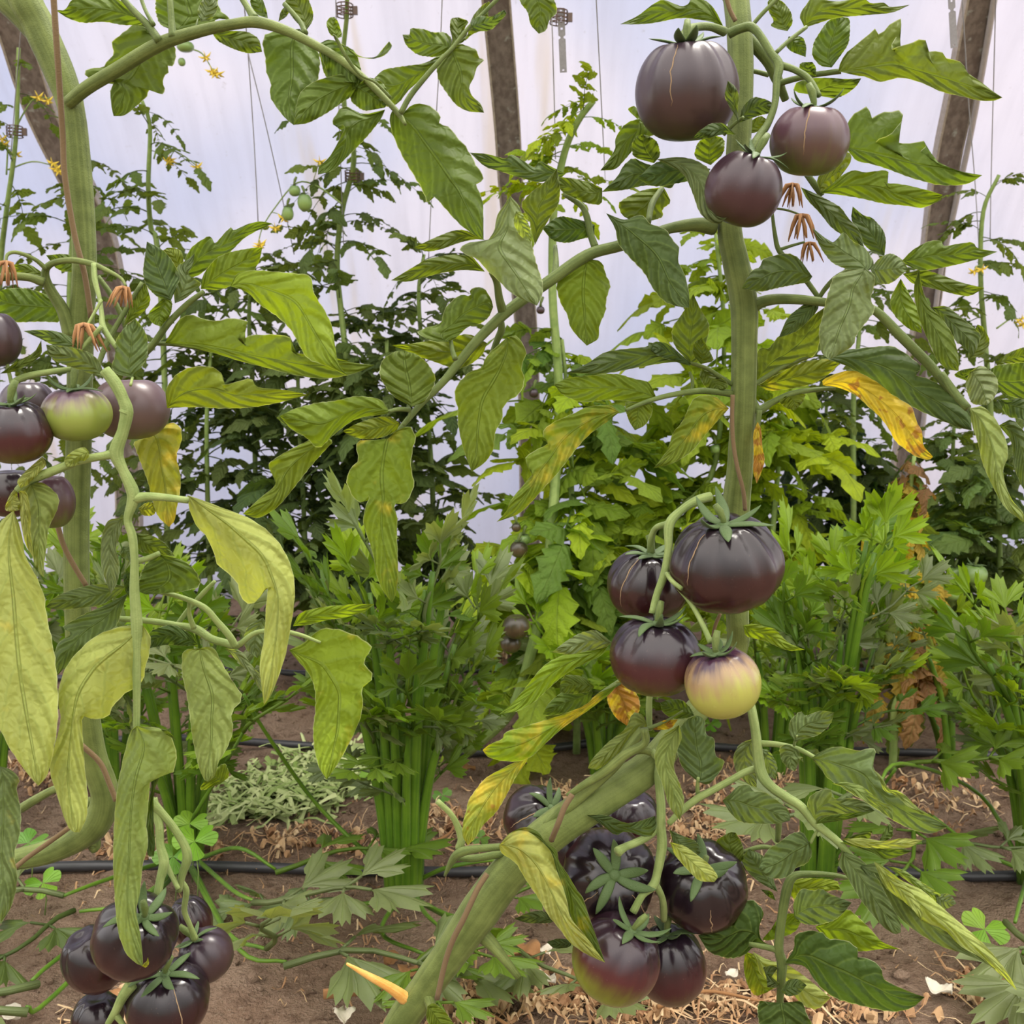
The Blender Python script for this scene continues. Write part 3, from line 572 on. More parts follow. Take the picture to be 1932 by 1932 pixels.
LR = [  # tile, left margin (base..tip), right margin (inner), depth at base, at tip, tint, yellow, fold
(2, '350,570 230,600 130,540 60,650 150,650 110,730 60,820 0,870 0,910', '330,620 250,720 150,820 80,890', .83, .80, 'g', 0, .3),
(2, '400,560 370,600 380,680 430,800 490,900 550,1000 570,1072 592,1010 640,1060 700,1130 750,1180 800,1215 862,1250', '450,600 470,555 530,533 600,560 640,600 630,650 690,660 710,700 770,760 810,830 830,870 866,920 860,946 815,950 850,1020 860,1060 862,1150', .82, .79, 'g', 0, .35),
(2, '690,255 615,340 625,420 680,500 720,550 780,582 865,587', '740,225 780,240 830,260 835,300 872,310 825,350 815,400 785,450 800,500 850,540', .80, .78, 'g', 0, .2),
(2, '690,255 620,300 520,290 455,235 440,180', '700,200 660,165 600,170 550,150 475,145 490,180', .81, .83, 'g', 0, .4),
(2, '690,250 700,200 685,150 690,95 730,90', '760,220 780,180 760,150 790,110', .80, .82, 'g', 0, .3),
(2, '800,140 790,110 840,80 900,90 970,50', '820,165 900,160 950,110 985,70', .79, .77, 'd', 0, .8),
(2, '780,180 760,220 800,180 850,160 890,120 880,60', '800,90 850,30 900,0', .80, .82, 'g', 0, .3),
(2, '720,250 640,280 560,330 440,345 340,360 290,410', '700,300 600,370 530,420 470,470 420,540 360,560 340,540 300,470', .83, .82, 'g', .0, .2),
(2, '1130,-60 1040,-30 1055,20 1092,60 1105,130 1150,176', '1210,-40 1240,20 1246,70 1205,100 1190,160', .84, .83, 'g', 0, .2),
(2, '1290,905 1200,860 1150,835 1130,880 1060,830 1000,800 980,830 880,800 790,795', '1240,945 1200,940 1150,952 1050,925 950,892 870,872', .86, .83, 'd', 0, .3),
(2, '1480,980 1420,950 1330,930 1250,920 1240,950', '1480,1070 1400,1060 1330,1030 1270,1000', .87, .85, 'g', 0, .3),
(2, '1130,1275 1110,1200 1100,1140 1050,1065 1110,1000 1180,950 1245,878', '1160,1215 1210,1130 1255,1065 1262,980', .85, .84, 'g', 0, .25),
(2, '1000,1020 960,1080 930,1120 920,1200 880,1262 790,1258 732,1290 760,1325 830,1345 870,1400 930,1450 985,1510 1035,1545 1140,1592', '1040,1060 1060,1105 1090,1170 1107,1240 1120,1300 1140,1380 1172,1470 1170,1540', .80, .77, 'f', 0, .6),
(2, '1030,1100 1015,1160 1050,1230 1110,1260', '1060,1105 1100,1170 1110,1210', .775, .785, 'p', 0, .2),
(2, '870,1250 830,1225 760,1195 700,1200 600,1240 498,1290', '820,1245 740,1262 640,1300 570,1312', .82, .80, 'g', 0, .3),
(2, '870,1415 800,1330 700,1325 570,1345 480,1400 380,1460', '820,1410 750,1405 640,1422 560,1442 470,1470', .83, .80, 'g', 0, .4),
(2, '1440,1170 1370,1145 1250,1120 1168,1190', '1440,1230 1370,1245 1300,1268 1220,1255', .88, .86, 'k', 0, .3),
(2, '1860,950 1770,870 1700,850 1640,818 1590,860 1560,920 1478,1000', '1840,985 1780,968 1700,965 1600,990', .90, .87, 'd', 0, .3),
(2, '1750,850 1640,820 1632,760 1650,710 1690,698', '1785,810 1770,740 1730,710', .89, .88, 'g', 0, .3),
(2, '1720,640 1600,570 1650,545 1690,610 1600,640 1545,720 1550,780 1470,888', '1760,700 1700,720 1650,770 1600,830 1550,885', .91, .88, 'g', 0, .2),
(2, '1800,975 1700,985 1600,1030 1560,1060 1580,1120 1640,1155', '1820,1010 1840,1055 1790,1090 1800,1130 1740,1150', .94, .93, 'g', 0, .3),
(2, '1500,1110 1550,1190 1560,1270 1620,1340 1700,1420 1740,1500 1800,1572 1880,1600 1934,1602', '1600,1150 1650,1122 1700,1120 1722,1165 1812,1190 1850,1255 1885,1285 1872,1360 1912,1430 1934,1530', .84, .80, 'd', 0, .45),
(2, '1400,1345 1290,1390 1235,1480 1262,1580 1300,1640 1310,1700 1350,1752 1400,1800', '1480,1360 1502,1440 1527,1480 1500,1560 1500,1620 1462,1700 1465,1765', .86, .84, 'o', .05, .25),
(2, '680,1780 600,1780 508,1735 560,1705 640,1690 660,1600 740,1530 800,1545 785,1505 860,1490 905,1560 912,1600', '720,1760 780,1700 840,1690 890,1655', .81, .83, 'g', 0, .3),
(5, '880,130 790,80 700,95 500,132 385,142', '860,190 800,240 720,272 640,240 500,192', .84, .83, 'o', 0, .3),
(5, '485,462 380,402 315,300 330,220 400,172 452,170', '560,440 620,320 580,245 520,190', .79, .81, 'g', 0, .25),
(5, '372,485 330,420 200,403 100,430 0,440 -120,470 -200,510', '360,500 200,520 100,590 0,690 -60,620 -140,580', .79, .76, 'o', .05, .5),
(5, '425,548 380,512 300,515 200,550 128,590', '410,590 330,625 240,632 170,615', .80, .79, 'o', .1, .3),
(5, '370,640 320,690 308,640 210,633 195,660 215,742 160,790 145,850 170,920 225,972 280,905 240,1000 233,1070 262,1150 292,1250 300,1330 335,1420 385,1482', '395,590 480,556 515,620 490,690 482,790 505,850 490,912 450,972 388,960 416,1040 410,1120 416,1250 417,1370 402,1450', .80, .77, 'o', .28, .25),
(5, '985,100 880,190 850,265 790,275 720,350 708,410 730,470 725,540 750,660 775,740 800,800', '1030,88 1052,110 1092,180 1055,250 1080,330 1050,400 990,430 960,470 962,530 922,590 915,690 870,755', .85, .81, 'o', .12, .2),
(5, '1760,410 1725,330 1650,318 1560,288 1400,300 1300,310 1228,345', '1740,450 1680,440 1600,430 1500,426 1370,442 1270,400', .86, .83, 'o', .25, .3),
(5, '1570,490 1530,450 1400,460 1325,500 1250,530 1180,570 1165,620 1210,650 1130,690 1075,722 1095,790 1130,800 1060,880 1000,950 980,1010 930,1062', '1500,545 1420,600 1370,650 1300,740 1240,820 1180,880 1120,950 1050,1022', .84, .80, 'o', .35, .25),
(5, '1680,440 1600,430 1600,480 1620,540 1650,585', '1740,440 1742,500 1705,560', .86, .84, 'o', .2, .3),
(6, '395,470 320,400 220,408 192,450 155,540 100,600 80,680 30,750 3,782', '380,490 350,520 280,600 200,700 100,760', .87, .83, 'o', .32, .25),
(5, '1935,225 1800,150 1720,120 1720,150 1600,160 1490,175 1400,240 1290,287', '1900,232 1850,228 1700,250 1500,292', .88, .83, 'd', 0, .35),
(6, '195,235 110,150 93,60 150,-20 180,-70 210,-125', '240,230 290,90 295,30 250,-40', .88, .87, 'g', 0, .2),
(6, '200,240 80,130 0,120 -10,170', '190,250 60,210 10,190', .87, .86, 'd', 0, .2),
(6, '250,240 205,190 210,130 255,100', '320,225 300,180', .87, .86, 'g', 0, .2),
(6, '250,262 240,310 280,370 330,378', '330,290 395,340 385,370', .89, .88, 'g', 0, .2),
(3, '365,135 330,60 290,10 200,-30 190,20 150,35 90,10 50,-5 0,20 -80,85 -172,126', '290,110 150,90 0,122 -90,128', .90, .86, 'g', 0, .3),
(3, '790,145 758,80 800,20 830,-20 900,0 960,10 1100,-15 1130,20 1210,10 1225,40 1338,25', '850,125 950,92 1100,80 1250,68', .88, .85, 'g', 0, .3),
(3, '700,162 640,150 608,132 632,110 600,60 595,0 640,-10', '730,120 720,60 680,10', .87, .88, 'g', .1, .2),
(3, '706,190 690,240 720,270 795,297', '780,188 800,240', .86, .86, 'g', 0, .2),
(3, '930,352 870,345 825,290 835,220 870,165 895,125 930,95 975,88', '970,300 1020,230 1027,160 1025,92', .90, .91, 'g', 0, .2),
(3, '965,372 975,320 1010,270 1060,230 1100,200 1160,140 1178,188 1230,130 1295,82 1292,150 1250,220 1225,262 1320,230 1420,196 1415,230 1378,265 1512,268 1512,300 1622,325 1622,370 1700,420 1770,475 1820,508', '1050,392 1110,400 1180,432 1290,400 1400,430 1500,480 1600,500 1700,525 1775,527', .89, .84, 'g', 0, .25, 0, 0, '965,372 1250,330 1500,400 1820,508'),
(3, '850,400 760,370 765,325 830,322', '850,350', .89, .88, 'g', 0, .2),
(3, '880,500 730,480 740,430 820,405 930,405 1000,412 1085,408', '950,515 1010,490 1060,450', .93, .90, 'g', 0, .3),
(3, '1000,765 1005,640 1050,590 1125,543 1132,622 1200,580 1308,575 1292,640 1230,705 1130,742 1260,735 1300,752 1425,730 1422,762 1375,802 1440,815 1500,860 1600,900 1715,912', '1060,842 1120,850 1200,872 1350,930 1500,968 1640,962', .88, .85, 'g', 0, .25, 0, 0, '1000,765 1150,800 1400,860 1715,912'),
(3, '870,1002 850,930 900,880 1000,790 1035,800 1030,850 960,940', '920,990 950,960', .90, .92, 'o', 0, .2),
(3, '870,1005 930,960 1000,900 1060,882 1090,900 1228,882 1225,920 1192,952 1300,958 1430,990 1510,1015', '950,1012 1080,1032 1200,1062 1330,1072 1400,1087 1480,1052', .88, .85, 'o', 0, .3),
(3, '770,975 800,1040 870,1110 930,1190 1030,1250 1100,1292', '830,1000 930,1050 980,1080 1020,1140 1080,1200', .89, .86, 'd', 0, .4),
(3, '1205,1335 1110,1295 1060,1200 1030,1140 1040,1075', '1215,1250 1200,1195 1140,1130 1100,1125', .88, .90, 'd', 0, .2),
(3, '830,1440 760,1340 700,1315 570,1345 560,1390 510,1408 462,1502', '810,1470 740,1482 640,1502 560,1522', .87, .84, 'd', 0, .3),
(3, '865,1550 790,1580 700,1650 655,1758', '860,1620 760,1720 700,1745', .88, .86, 'd', 0, .3),
(3, '1100,1395 940,1430 920,1500 900,1560 885,1640 862,1720 870,1800 880,1845 920,1872', '1160,1430 1150,1500 1130,1560 1162,1610 1110,1680 1060,1740 1045,1800 990,1835', .82, .79, 'f', 0, .5),
(3, '1110,1420 1000,1400 930,1370 870,1290 830,1185', '1160,1380 1110,1290 1035,1255 990,1198 950,1270 890,1235', .83, .86, 'f', 0, .35),
(3, '1130,1400 1170,1480 1240,1480 1330,1400', '1180,1340 1240,1315 1300,1350', .83, .82, 'f', 0, .4),
(3, '1290,1365 1350,1300 1440,1252 1505,1252 1510,1285 1580,1270 1670,1258 1685,1295 1795,1310', '1380,1412 1480,1400 1600,1375 1710,1345', .86, .83, 'g', 0, .4),
(3, '1300,1425 1400,1400 1500,1430 1600,1470 1725,1500', '1350,1480 1450,1500 1580,1535 1650,1545', .87, .85, 'g', 0, .3),
(3, '1385,1395 1355,1500 1370,1600 1400,1700 1440,1790 1480,1880 1530,1925 1592,1932', '1400,1500 1440,1600 1500,1650 1562,1740 1592,1850', .84, .81, 'g', 0, .4),
(3, '1290,1450 1230,1560 1250,1640 1330,1715 1400,1735', '1340,1540 1400,1640', .90, .88, 'o', 0, .3),
(3, '1450,1600 1490,1680 1560,1760 1620,1810 1665,1855', '1530,1590 1590,1640 1650,1690 1712,1740 1690,1810', .85, .83, 'd', 0, .3),
(3, '1640,1870 1650,1760 1690,1690', '1720,1850 1760,1780 1720,1700', .86, .87, 'g', 0, .3),
(6, '528,345 530,200 560,150 600,165 655,90 730,40 800,10 900,-60', '640,300 760,235 850,195 870,110 885,40', .90, .88, 'g', 0, .25),
(6, '545,350 620,290 780,230 900,210 985,225', '600,382 700,372 820,350 910,300', .91, .90, 'o', .33, .3),
(6, '880,205 1000,165 1150,150 1250,142 1340,200 1410,262 1345,292 1450,320 1560,392 1610,440 1655,500 1660,585', '1000,245 1070,285 1130,335 1250,402 1380,480 1500,532 1590,572', .88, .83, 'd', .0, .35),
(6, '885,350 880,320 980,278 1050,272 1100,295 1180,340 1250,392 1300,412 1355,470 1372,540 1405,590 1402,660 1458,722', '980,365 1060,402 1120,462 1180,512 1230,580 1262,645 1310,682 1370,725 1440,742', .88, .84, 'y', .72, .25),
(6, '545,540 520,600 525,700 520,800 540,862', '565,580 570,680 585,740 560,820', .87, .86, 'dry', 1, .5),
(6, '700,400 650,430 690,470 740,480', '800,390 780,440', .89, .88, 'o', .2, .3),
(6, '1650,280 1625,340 1640,400 1660,450 1740,455', '1710,240 1790,300 1800,370 1770,430', .80, .78, 'f', 0, .5),
(6, '1650,470 1660,560 1690,640 1715,760 1775,890 1830,990 1930,1065', '1720,455 1790,530 1842,640 1852,720 1820,790 1835,870 1875,960 1932,1010', .80, .76, 'p', .1, .7),
(6, '1470,430 1520,460 1600,520 1660,545', '1540,420 1600,440 1650,490', .86, .85, 'd', 0, .3),
(6, '1750,330 1760,250 1900,230 2000,240', '1830,400 1950,430 2020,420', .82, .80, 'g', 0, .3),
(6, '1805,230 1850,180 1932,150 2010,150', '1850,240 1932,245', .84, .82, 'g', 0, .3),
(6, '1790,420 1850,520 1900,520 1990,560', '1870,430 1932,400 1990,420', .86, .84, 'd', 0, .3),
(6, '1800,560 1870,640 1880,780 1930,900 1990,940', '1870,520 1960,620 1990,760', .86, .84, 'd', 0, .3),
(6, '1640,330 1560,300 1600,270 1700,255', '1650,300', .84, .82, 'g', 0, .3),
(8, '1560,165 1450,210 1400,270 1250,330 1130,365 1050,390 970,410 962,450 900,470 857,505', '1520,215 1400,305 1280,385 1180,475 1110,545 1040,568 950,562 880,542', .86, .80, 'l', .38, .3),
(8, '1100,530 980,590 870,650 825,705 780,770 772,825 758,860 748,950 780,1002', '1090,560 1030,645 980,745 930,830 855,900 820,965', .83, .79, 'y', .42, .3),
(5, '1530,1690 1485,1650 1440,1622 1360,1640 1280,1690 1220,1740', '1500,1715 1400,1735 1300,1755', .85, .83, 'f', 0, .4),
(5, '1510,1705 1440,1715 1300,1745 1200,1790 1150,1835 1100,1900 1010,2010 940,2065', '1480,1760 1380,1800 1280,1860 1200,1930 1130,2000 1040,2050', .86, .80, 'l', .08, .3),
(8, '1440,175 1380,120 1290,112 1262,150 1258,205', '1420,200 1330,215', .85, .84, 'g', .1, .6),
(8, '1430,200 1380,165 1280,195 1200,260 1170,320', '1420,280 1330,300 1240,325', .87, .86, 'g', .1, .3),
(8, '1715,370 1690,320 1640,305 1600,400 1520,455 1470,505 1420,560 1405,600', '1720,400 1620,470 1540,545 1460,610', .86, .83, 'p', .1, .7),
(8, '1880,375 1790,430 1750,520 1758,600 1800,700 1825,800 1885,872', '1900,430 1865,520 1850,600 1885,680 1912,770', .83, .80, 'p', .05, .4),
(8, '945,1000 948,1040 1030,1090 1080,1180 1150,1280 1200,1370 1260,1440 1310,1510 1400,1572 1495,1612', '1000,930 1080,920 1160,970 1220,1040 1240,1130 1270,1200 1300,1300 1310,1380 1400,1480', .80, .76, 'w', .28, .5),
(8, '1010,930 1080,925 1160,975 1220,1040 1240,1130 1270,1200 1300,1300 1310,1380 1495,1612', '1080,900 1150,928 1180,985 1248,1022 1250,1080 1300,1150 1345,1230 1380,1270 1410,1370 1440,1450', .805, .765, 'g', .25, .3),
(8, '1400,845 1500,840 1600,888 1660,880 1755,848', '1460,880 1550,955 1600,925 1730,968 1770,900', .84, .82, 'd', 0, .3),
(8, '1240,1395 1180,1340 1110,1345 1020,1385', '1200,1408 1090,1408', .84, .86, 'd', 0, .3),
(8, '1330,1495 1250,1485 1190,1505', '1310,1535 1230,1542', .84, .86, 'd', 0, .3),
(8, '570,1840 560,1900 590,1960 700,2000', '600,1818 660,1860 720,1950', .80, .78, 'o', 0, .3),
(8, '1545,150 1500,200 1510,270 1550,340 1620,385', '1590,150 1670,220 1680,290 1650,350', .90, .89, 'dry', 1, .6),
(8, '1720,395 1790,350 1875,345', '1780,402 1840,395', .85, .84, 'y', .9, .3),
(9, '236,672 150,600 120,500 130,400 175,345 225,325', '290,690 350,620 378,560 322,540 322,440 275,430 270,340', .84, .86, 'e', 0, .3),
(9, '738,462 705,410 712,350 770,298 788,332 870,298 943,308', '790,448 860,430 925,375', .82, .83, 'e', 0, .3),
(9, '540,440 450,470 415,540 430,620 500,690 540,700', '520,520 540,620', .90, .91, 'f', 0, .3),
(9, '560,500 560,560 600,640 640,660', '600,500 650,580', .90, .91, 'f', 0, .3),
(9, '755,505 700,472 655,490 668,560 700,600 740,617', '785,580 775,530', .82, .81, 'e', 0, .3),
(9, '825,548 870,515 930,488 1000,490 1060,512 1155,490 1160,525 1140,600 1200,650 1222,720 1290,715 1370,800 1450,850 1535,905', '880,610 900,645 950,680 1050,742 1150,802 1250,872 1350,922 1450,945', .82, .76, 'e', 0, .35),
(9, '1140,600 1190,640 1225,710 1280,715 1370,800 1420,840', '1180,660 1200,720 1260,740 1340,810', .775, .765, 'p', 0, .2),
(9, '930,680 1000,700 1100,770 1180,805 1250,870', '1000,670 1090,690 1180,770 1250,800', .785, .765, 'p', 0, .3),
(9, '362,768 400,735 440,690 505,682 520,722 580,720 650,770 708,815 715,872', '400,832 450,882 560,892 650,890', .83, .80, 'e', 0, .3),
(9, '845,890 800,830 808,750 870,712 930,708 930,760 1050,755 1120,782 1155,822', '900,850 1000,832 1080,842', .82, .80, 'e', 0, .3),
(9, '850,890 870,860 900,852 1000,835 1155,822', '900,885 1000,870 1080,850', .81, .795, 'g', 0, .2),
(9, '815,988 780,928 720,938 650,990 600,1020 558,1090 552,1125', '832,1050 800,1100 740,1120 730,1145 680,1177 600,1172', .82, .79, 'e', 0, .25),
(9, '985,975 1060,940 1140,930 1130,970 1060,975', '1020,975', .83, .84, 'g', 0, .2),
(9, '975,985 1050,1012 1150,1040 1200,1080 1280,1060 1350,1030', '1050,985 1150,995 1250,1005', .81, .79, 'g', 0, .3),
(9, '985,968 1100,962 1200,982 1300,962 1405,975', '1060,1010 1200,1020 1330,1018 1380,990', .80, .78, 'w', 0, .7),
(9, '1175,985 1200,930 1230,885 1250,910', '1200,985 1250,960', .81, .83, 'g', 0, .5),
(9, '985,1030 960,1100 1010,1165 1070,1270 1130,1350 1200,1430 1260,1467 1290,1455', '1070,1060 1140,1130 1180,1190 1225,1280 1262,1350 1292,1410', .80, .75, 'e', 0, .2),
(9, '1080,1110 1200,1300 1350,1440 1500,1530 1610,1562 1700,1602 1785,1642', '1170,1090 1300,1200 1450,1350 1600,1470 1720,1570', .79, .745, 'e', 0, .2),
(9, '1150,1085 1200,1220 1300,1290 1400,1400 1520,1440 1600,1530 1700,1580 1790,1660 1850,1715 1896,1758', '1200,1110 1300,1190 1400,1230 1500,1320 1640,1440 1750,1540 1850,1665', .775, .735, 'w', .02, .9),
(9, '1150,1085 1210,1200 1300,1290 1370,1350 1400,1400', '1250,1170 1330,1220 1385,1290 1405,1350', .765, .755, 'w', .0, .8),
(9, '1215,1110 1300,1170 1400,1240 1460,1290 1470,1310 1500,1260', '1300,1125 1380,1180 1450,1225', .79, .77, 'p', 0, .8),
(9, '1470,1260 1480,1320 1520,1340 1580,1305', '1530,1250 1560,1270', .77, .78, 'f', 0, .4),
(9, '735,1375 728,1300 770,1222 840,1240 870,1222 930,1260 1000,1285 1035,1300', '780,1412 860,1418 950,1392 1000,1345', .82, .80, 'e', 0, .2),
(9, '845,1425 950,1370 1010,1325 1075,1380 1135,1440 1190,1505 1290,1545', '890,1490 950,1542 1080,1557 1200,1540', .86, .84, 'l', .1, .4),
(9, '690,1612 740,1530 730,1470 800,1443 880,1450 912,1492 1000,1490 1075,1540 1055,1585 1130,1590 1192,1640 1195,1700 1280,1740 1350,1770 1415,1792', '800,1632 830,1690 880,1750 950,1802 1100,1842 1250,1872 1350,1852', .82, .76, 'k', .05, .3),
(9, '645,1535 560,1500 550,1420 585,1350 520,1278 460,1300 440,1400 350,1440 235,1470', '520,1530 480,1575 400,1595 290,1562', .85, .86, 'k', 0, .3),
(9, '650,1245 560,1200 490,1140 455,1070 500,1020', '630,1190 610,1100 570,1050', .87, .88, 'e', 0, .3),
(9, '455,1092 330,1040 320,980 400,932 430,935', '475,1070 470,1000', .88, .89, 'g', 0, .3),
(9, '650,1870 560,1800 540,1850 560,1990 640,2040', '700,1820 780,1810 800,1880 840,1950 760,2040', .81, .79, 'k', 0, .3),
(9, '660,1720 560,1640 620,1625 650,1640', '655,1745 580,1740', .83, .84, 'e', 0, .3),
(9, '665,1760 700,1700 760,1695 800,1730', '700,1790 760,1780', .82, .82, 'e', 0, .3),
(9, '720,1180 800,1170 960,1180 975,1230', '700,1240 740,1290 900,1240', .90, .90, 'l', .15, .4),
(9, '650,1440 560,1490 600,1500 740,1460 780,1380', '640,1380 720,1350', .90, .90, 'l', .15, .3),
(9, '520,1555 600,1600 700,1620 800,1690 860,1740 925,1795', '560,1690 700,1740 780,1840 860,1860', .88, .86, 'w', .18, .5),
(9, '480,1555 470,1640 490,1730 530,1790 590,1770', '530,1570 600,1650 640,1740', .89, .88, 'l', .35, .4),
(9, '88,985 110,1050 180,1130 240,1190 320,1192', '160,1000 230,1050 300,1105 342,1165', .81, .78, 'w', 0, .7),
(9, '85,920 120,1040 200,1060 250,1040', '150,950 230,980', .85, .83, 'e', 0, .4),
(9, '215,325 170,342 100,345 45,305 38,258', '200,290 150,240 80,243', .84, .85, 'g', .1, .3),
(3, '20,830 160,900 205,1000 240,1110 300,1162 350,1168 385,1130', '130,815 220,830 300,880 285,960 292,1050 340,1105', .85, .80, 'f', 0, .5),
(3, '300,880 200,850 100,820 0,850 -80,930', '260,930 100,960 0,975', .87, .85, 'd', 0, .3),
(3, '300,860 210,820 230,740 300,700', '370,800 375,720', .92, .92, 'o', 0, .3),
(3, '450,690 440,620 400,560 370,500 390,420', '440,560 450,500 430,450', .80, .79, 'd', 0, .3),
(3, '450,640 460,560 520,500 600,520 650,560', '500,620 560,600 610,590', .86, .85, 'd', 0, .4),
(3, '430,700 370,640 300,640 230,690 210,720', '360,700 290,720', .795, .79, 'd', 0, .4),
(3, '480,700 490,640 560,600 590,620', '540,690 580,660', .90, .91, 'o', 0, .3),
(6, '470,1600 520,1590 600,1610 640,1620 700,1690 790,1728', '480,1660 580,1680 700,1735', .88, .86, 'l', .1, .3),
(9, '560,1230 600,1270 640,1290', '620,1240', .88, .88, 'g', 0, .3),
]
TINT['dry'] = (.30, .15, .06)
for e in LR: r.leaf(*e[:8], **(dict(tilt=e[8], bend=e[9], Mid=e[10]) if len(e) > 8 else {}))
l = Plant(tuple(P(-120, 2500, .85)), 'tomato plant with a thick upright stem and drooping yellowed leaves, on the left')
l.stem(0, '-60,-420,52,.90 30,-50,62,.86 72,50,60,.86 112,140,56,.86 134,210,48,.86 146,320,49,.86 156,430,44,.86 158,520,44,.86 153,600,45,.865 150,700,46,.87 147,850,46,.875 143,1000,46,.875 145,1150,46,.87 155,1300,50,.87 172,1420,50,.87 197,1500,50,.87 175,1560,56,.87 100,1605,46,.87 20,1625,38,.86 -60,1650,38,.85 -110,1800,40,.85 -120,2510,42,.85', .86, nm='stem', mat='stem', ns=16)
l.stem(0, '-20,-20,40 20,10,46 60,50,46 80,80,40', .86, .86, 'side_stem', 'stem', ns=12)
l.stem(7, '110,810,50 200,755,46 300,705,40 400,700,40', .93, .90, 'side_stem', 'stem')
l.stem(7, '440,760,60 480,900,60 490,1000,70 470,1020,50', .88, .87, 'side_stem', 'stem')
l.stem(0, '128,195,24 165,165,25 220,132,26 300,84,26 380,58,22 440,46,20 485,42,21 540,58,18 600,88,16 650,118,15 700,160,13 750,212,11 765,235,6', .85, .79, 'leaf_stalk', 'stem', ns=12)
for q in ['830,215,46 770,130,36 700,60,34 620,-30,30', '800,130,24 760,60,20 730,-20,20', '900,195,44 893,110,34 885,0,32 880,-60,30', '1330,100,50 1290,40,34 1240,-40,30', '1590,175,34 1560,110,26 1480,20,26', '1020,150,14 1025,120,10 1030,100,6']:
    l.stem(1, q, .83, .84)
l.stem(2, '430,590,30 480,500,30 560,400,28 640,310,24 700,250,22 780,150,22 860,70,20 960,-30,22', .79, .80)
l.stem(2, '380,510,16 300,430,14 220,390,12 150,300,20 100,210,20 80,180,8', .79, .77)
l.stem(1, '370,1750,80 330,1620,66 275,1530,56 240,1460,48 240,1400,38 290,1365,32 380,1355,32 480,1375,32 560,1410,24 630,1450,18 655,1490,14', .86, .82, 'truss_stalk', 'stem')
l.stem(1, '230,1470,50 150,1445,42 60,1440,42 -40,1450,42', .84, .83, 'truss_stalk', 'stem')
l.stem(1, '240,1400,26 180,1350,22 90,1315,20 40,1325,18 30,1370,14', .84, .82, 'truss_stalk', 'stem')
l.stem(1, '490,1375,30 495,1460,30 520,1560,22 530,1640,26 540,1710,34 610,1815,24', .83, .80, 'truss_stalk', 'pale_stalk')
l.stem(1, '530,1560,16 480,1650,16 430,1740,12', .81, .80, 'truss_stalk', 'pale_stalk')
l.stem(1, '530,1700,24 450,1790,26 380,1880,20', .80, .80, 'truss_stalk', 'pale_stalk')
l.stem(1, '500,1932,26 560,1780,30 640,1640,26 740,1470,20', .85, .87)
l.stem(1, '510,1440,26 580,1540,30 650,1690,28 660,1780,26', .88, .88)
l.stem(1, '1060,1520,26 980,1580,32 880,1680,34 800,1790,36 740,1860,34 700,1932,30', .82, .84)
l.stem(1, '780,1790,18 850,1790,22 950,1800,20 1100,1830,14', .84, .83)
l.stem(4, '60,340,36 120,310,36 200,290,34 300,275,30 380,265,26', .80, .80, 'truss_stalk', 'pale_stalk')
l.stem(4, '60,340,20 40,250,20 35,200,16', .80, .80, 'truss_stalk', 'pale_stalk')
o = l.stem(4, '545,270,60 600,340,66 640,420,60 660,490,68 640,590,60 605,700,75 640,790,52 690,900,66 690,960,60 665,1050,40 690,1140,45 700,1260,40 700,1420,50 712,1590,60 712,1780,46 712,2000,38 710,2150,36', .78, .78, 'vine_shoot', 'pale_stalk', ns=12)
l.st[-1] = (l.st[-1][0], 'leaf_stalk', l.st[-1][2]); 
l.stem(4, '660,480,70 655,495,74', .78, .78, 'stem_node', 'pale_stalk')
l.stem(4, '615,705,60 540,718,44 470,730,44 400,745,50 330,775,46 240,810,50 150,845,50 90,900,40', .78, .77, 'leaf_stalk', 'pale_stalk')
l.stem(4, '700,940,60 770,930,46 860,935,40 980,950,36', .78, .78, 'leaf_stalk', 'pale_stalk')
l.stem(4, '680,350,16 690,310,14', .78, .79, 'leaf_stalk', 'pale_stalk')
l.stem(4, '700,1270,36 760,1255,30 830,1225,26', .79, .79, 'leaf_stalk', 'pale_stalk')
l.stem(4, '560,1560,26 660,1568,30 800,1580,32 920,1600,34 1020,1620,46 1100,1670,42 1170,1690,40 1235,1705,34 1330,1640,26 1450,1630,26 1560,1650,24 1670,1690,14', .86, .84, 'leaf_stalk', 'pale_stalk')
l.stem(4, '820,1425,22 930,1450,26 1060,1505,32 1130,1580,34 1190,1650,38 1225,1710,42', .82, .84, 'leaf_stalk', 'pale_stalk')
l.stem(4, '1010,1615,30 985,1540,24 985,1460,16', .84, .83, 'leaf_stalk', 'pale_stalk')
l.stem(4, '920,1600,26 980,1520,26 1060,1430,26 1120,1370,20', .86, .86, 'leaf_stalk', 'pale_stalk')
l.stem(7, '780,770,60 840,830,42 905,910,40 960,1000,44 975,1070,52 950,1150,42 930,1240,34', .84, .84, 'truss_stalk', 'pale_stalk')
l.stem(7, '790,760,60 815,840,50 830,900,44 835,1000,44 855,1090,54 835,1180,44 820,1270,44', .845, .82, 'truss_stalk', 'pale_stalk')
l.stem(7, '860,1090,34 900,1170,26 930,1230,26', .84, .83, 'truss_stalk', 'pale_stalk')
l.stem(7, '945,1190,30 970,1240,34 960,1340,30 990,1420,26 1015,1490,40', .85, .86, 'truss_stalk', 'pale_stalk')
l.stem(7, '690,1720,70 640,1790,56 600,1870,44 560,1932,30', .82, .82, 'truss_stalk', 'pale_stalk')
l.stem(7, '600,1880,36 640,1932,28 660,1970,24', .82, .82, 'truss_stalk', 'pale_stalk')
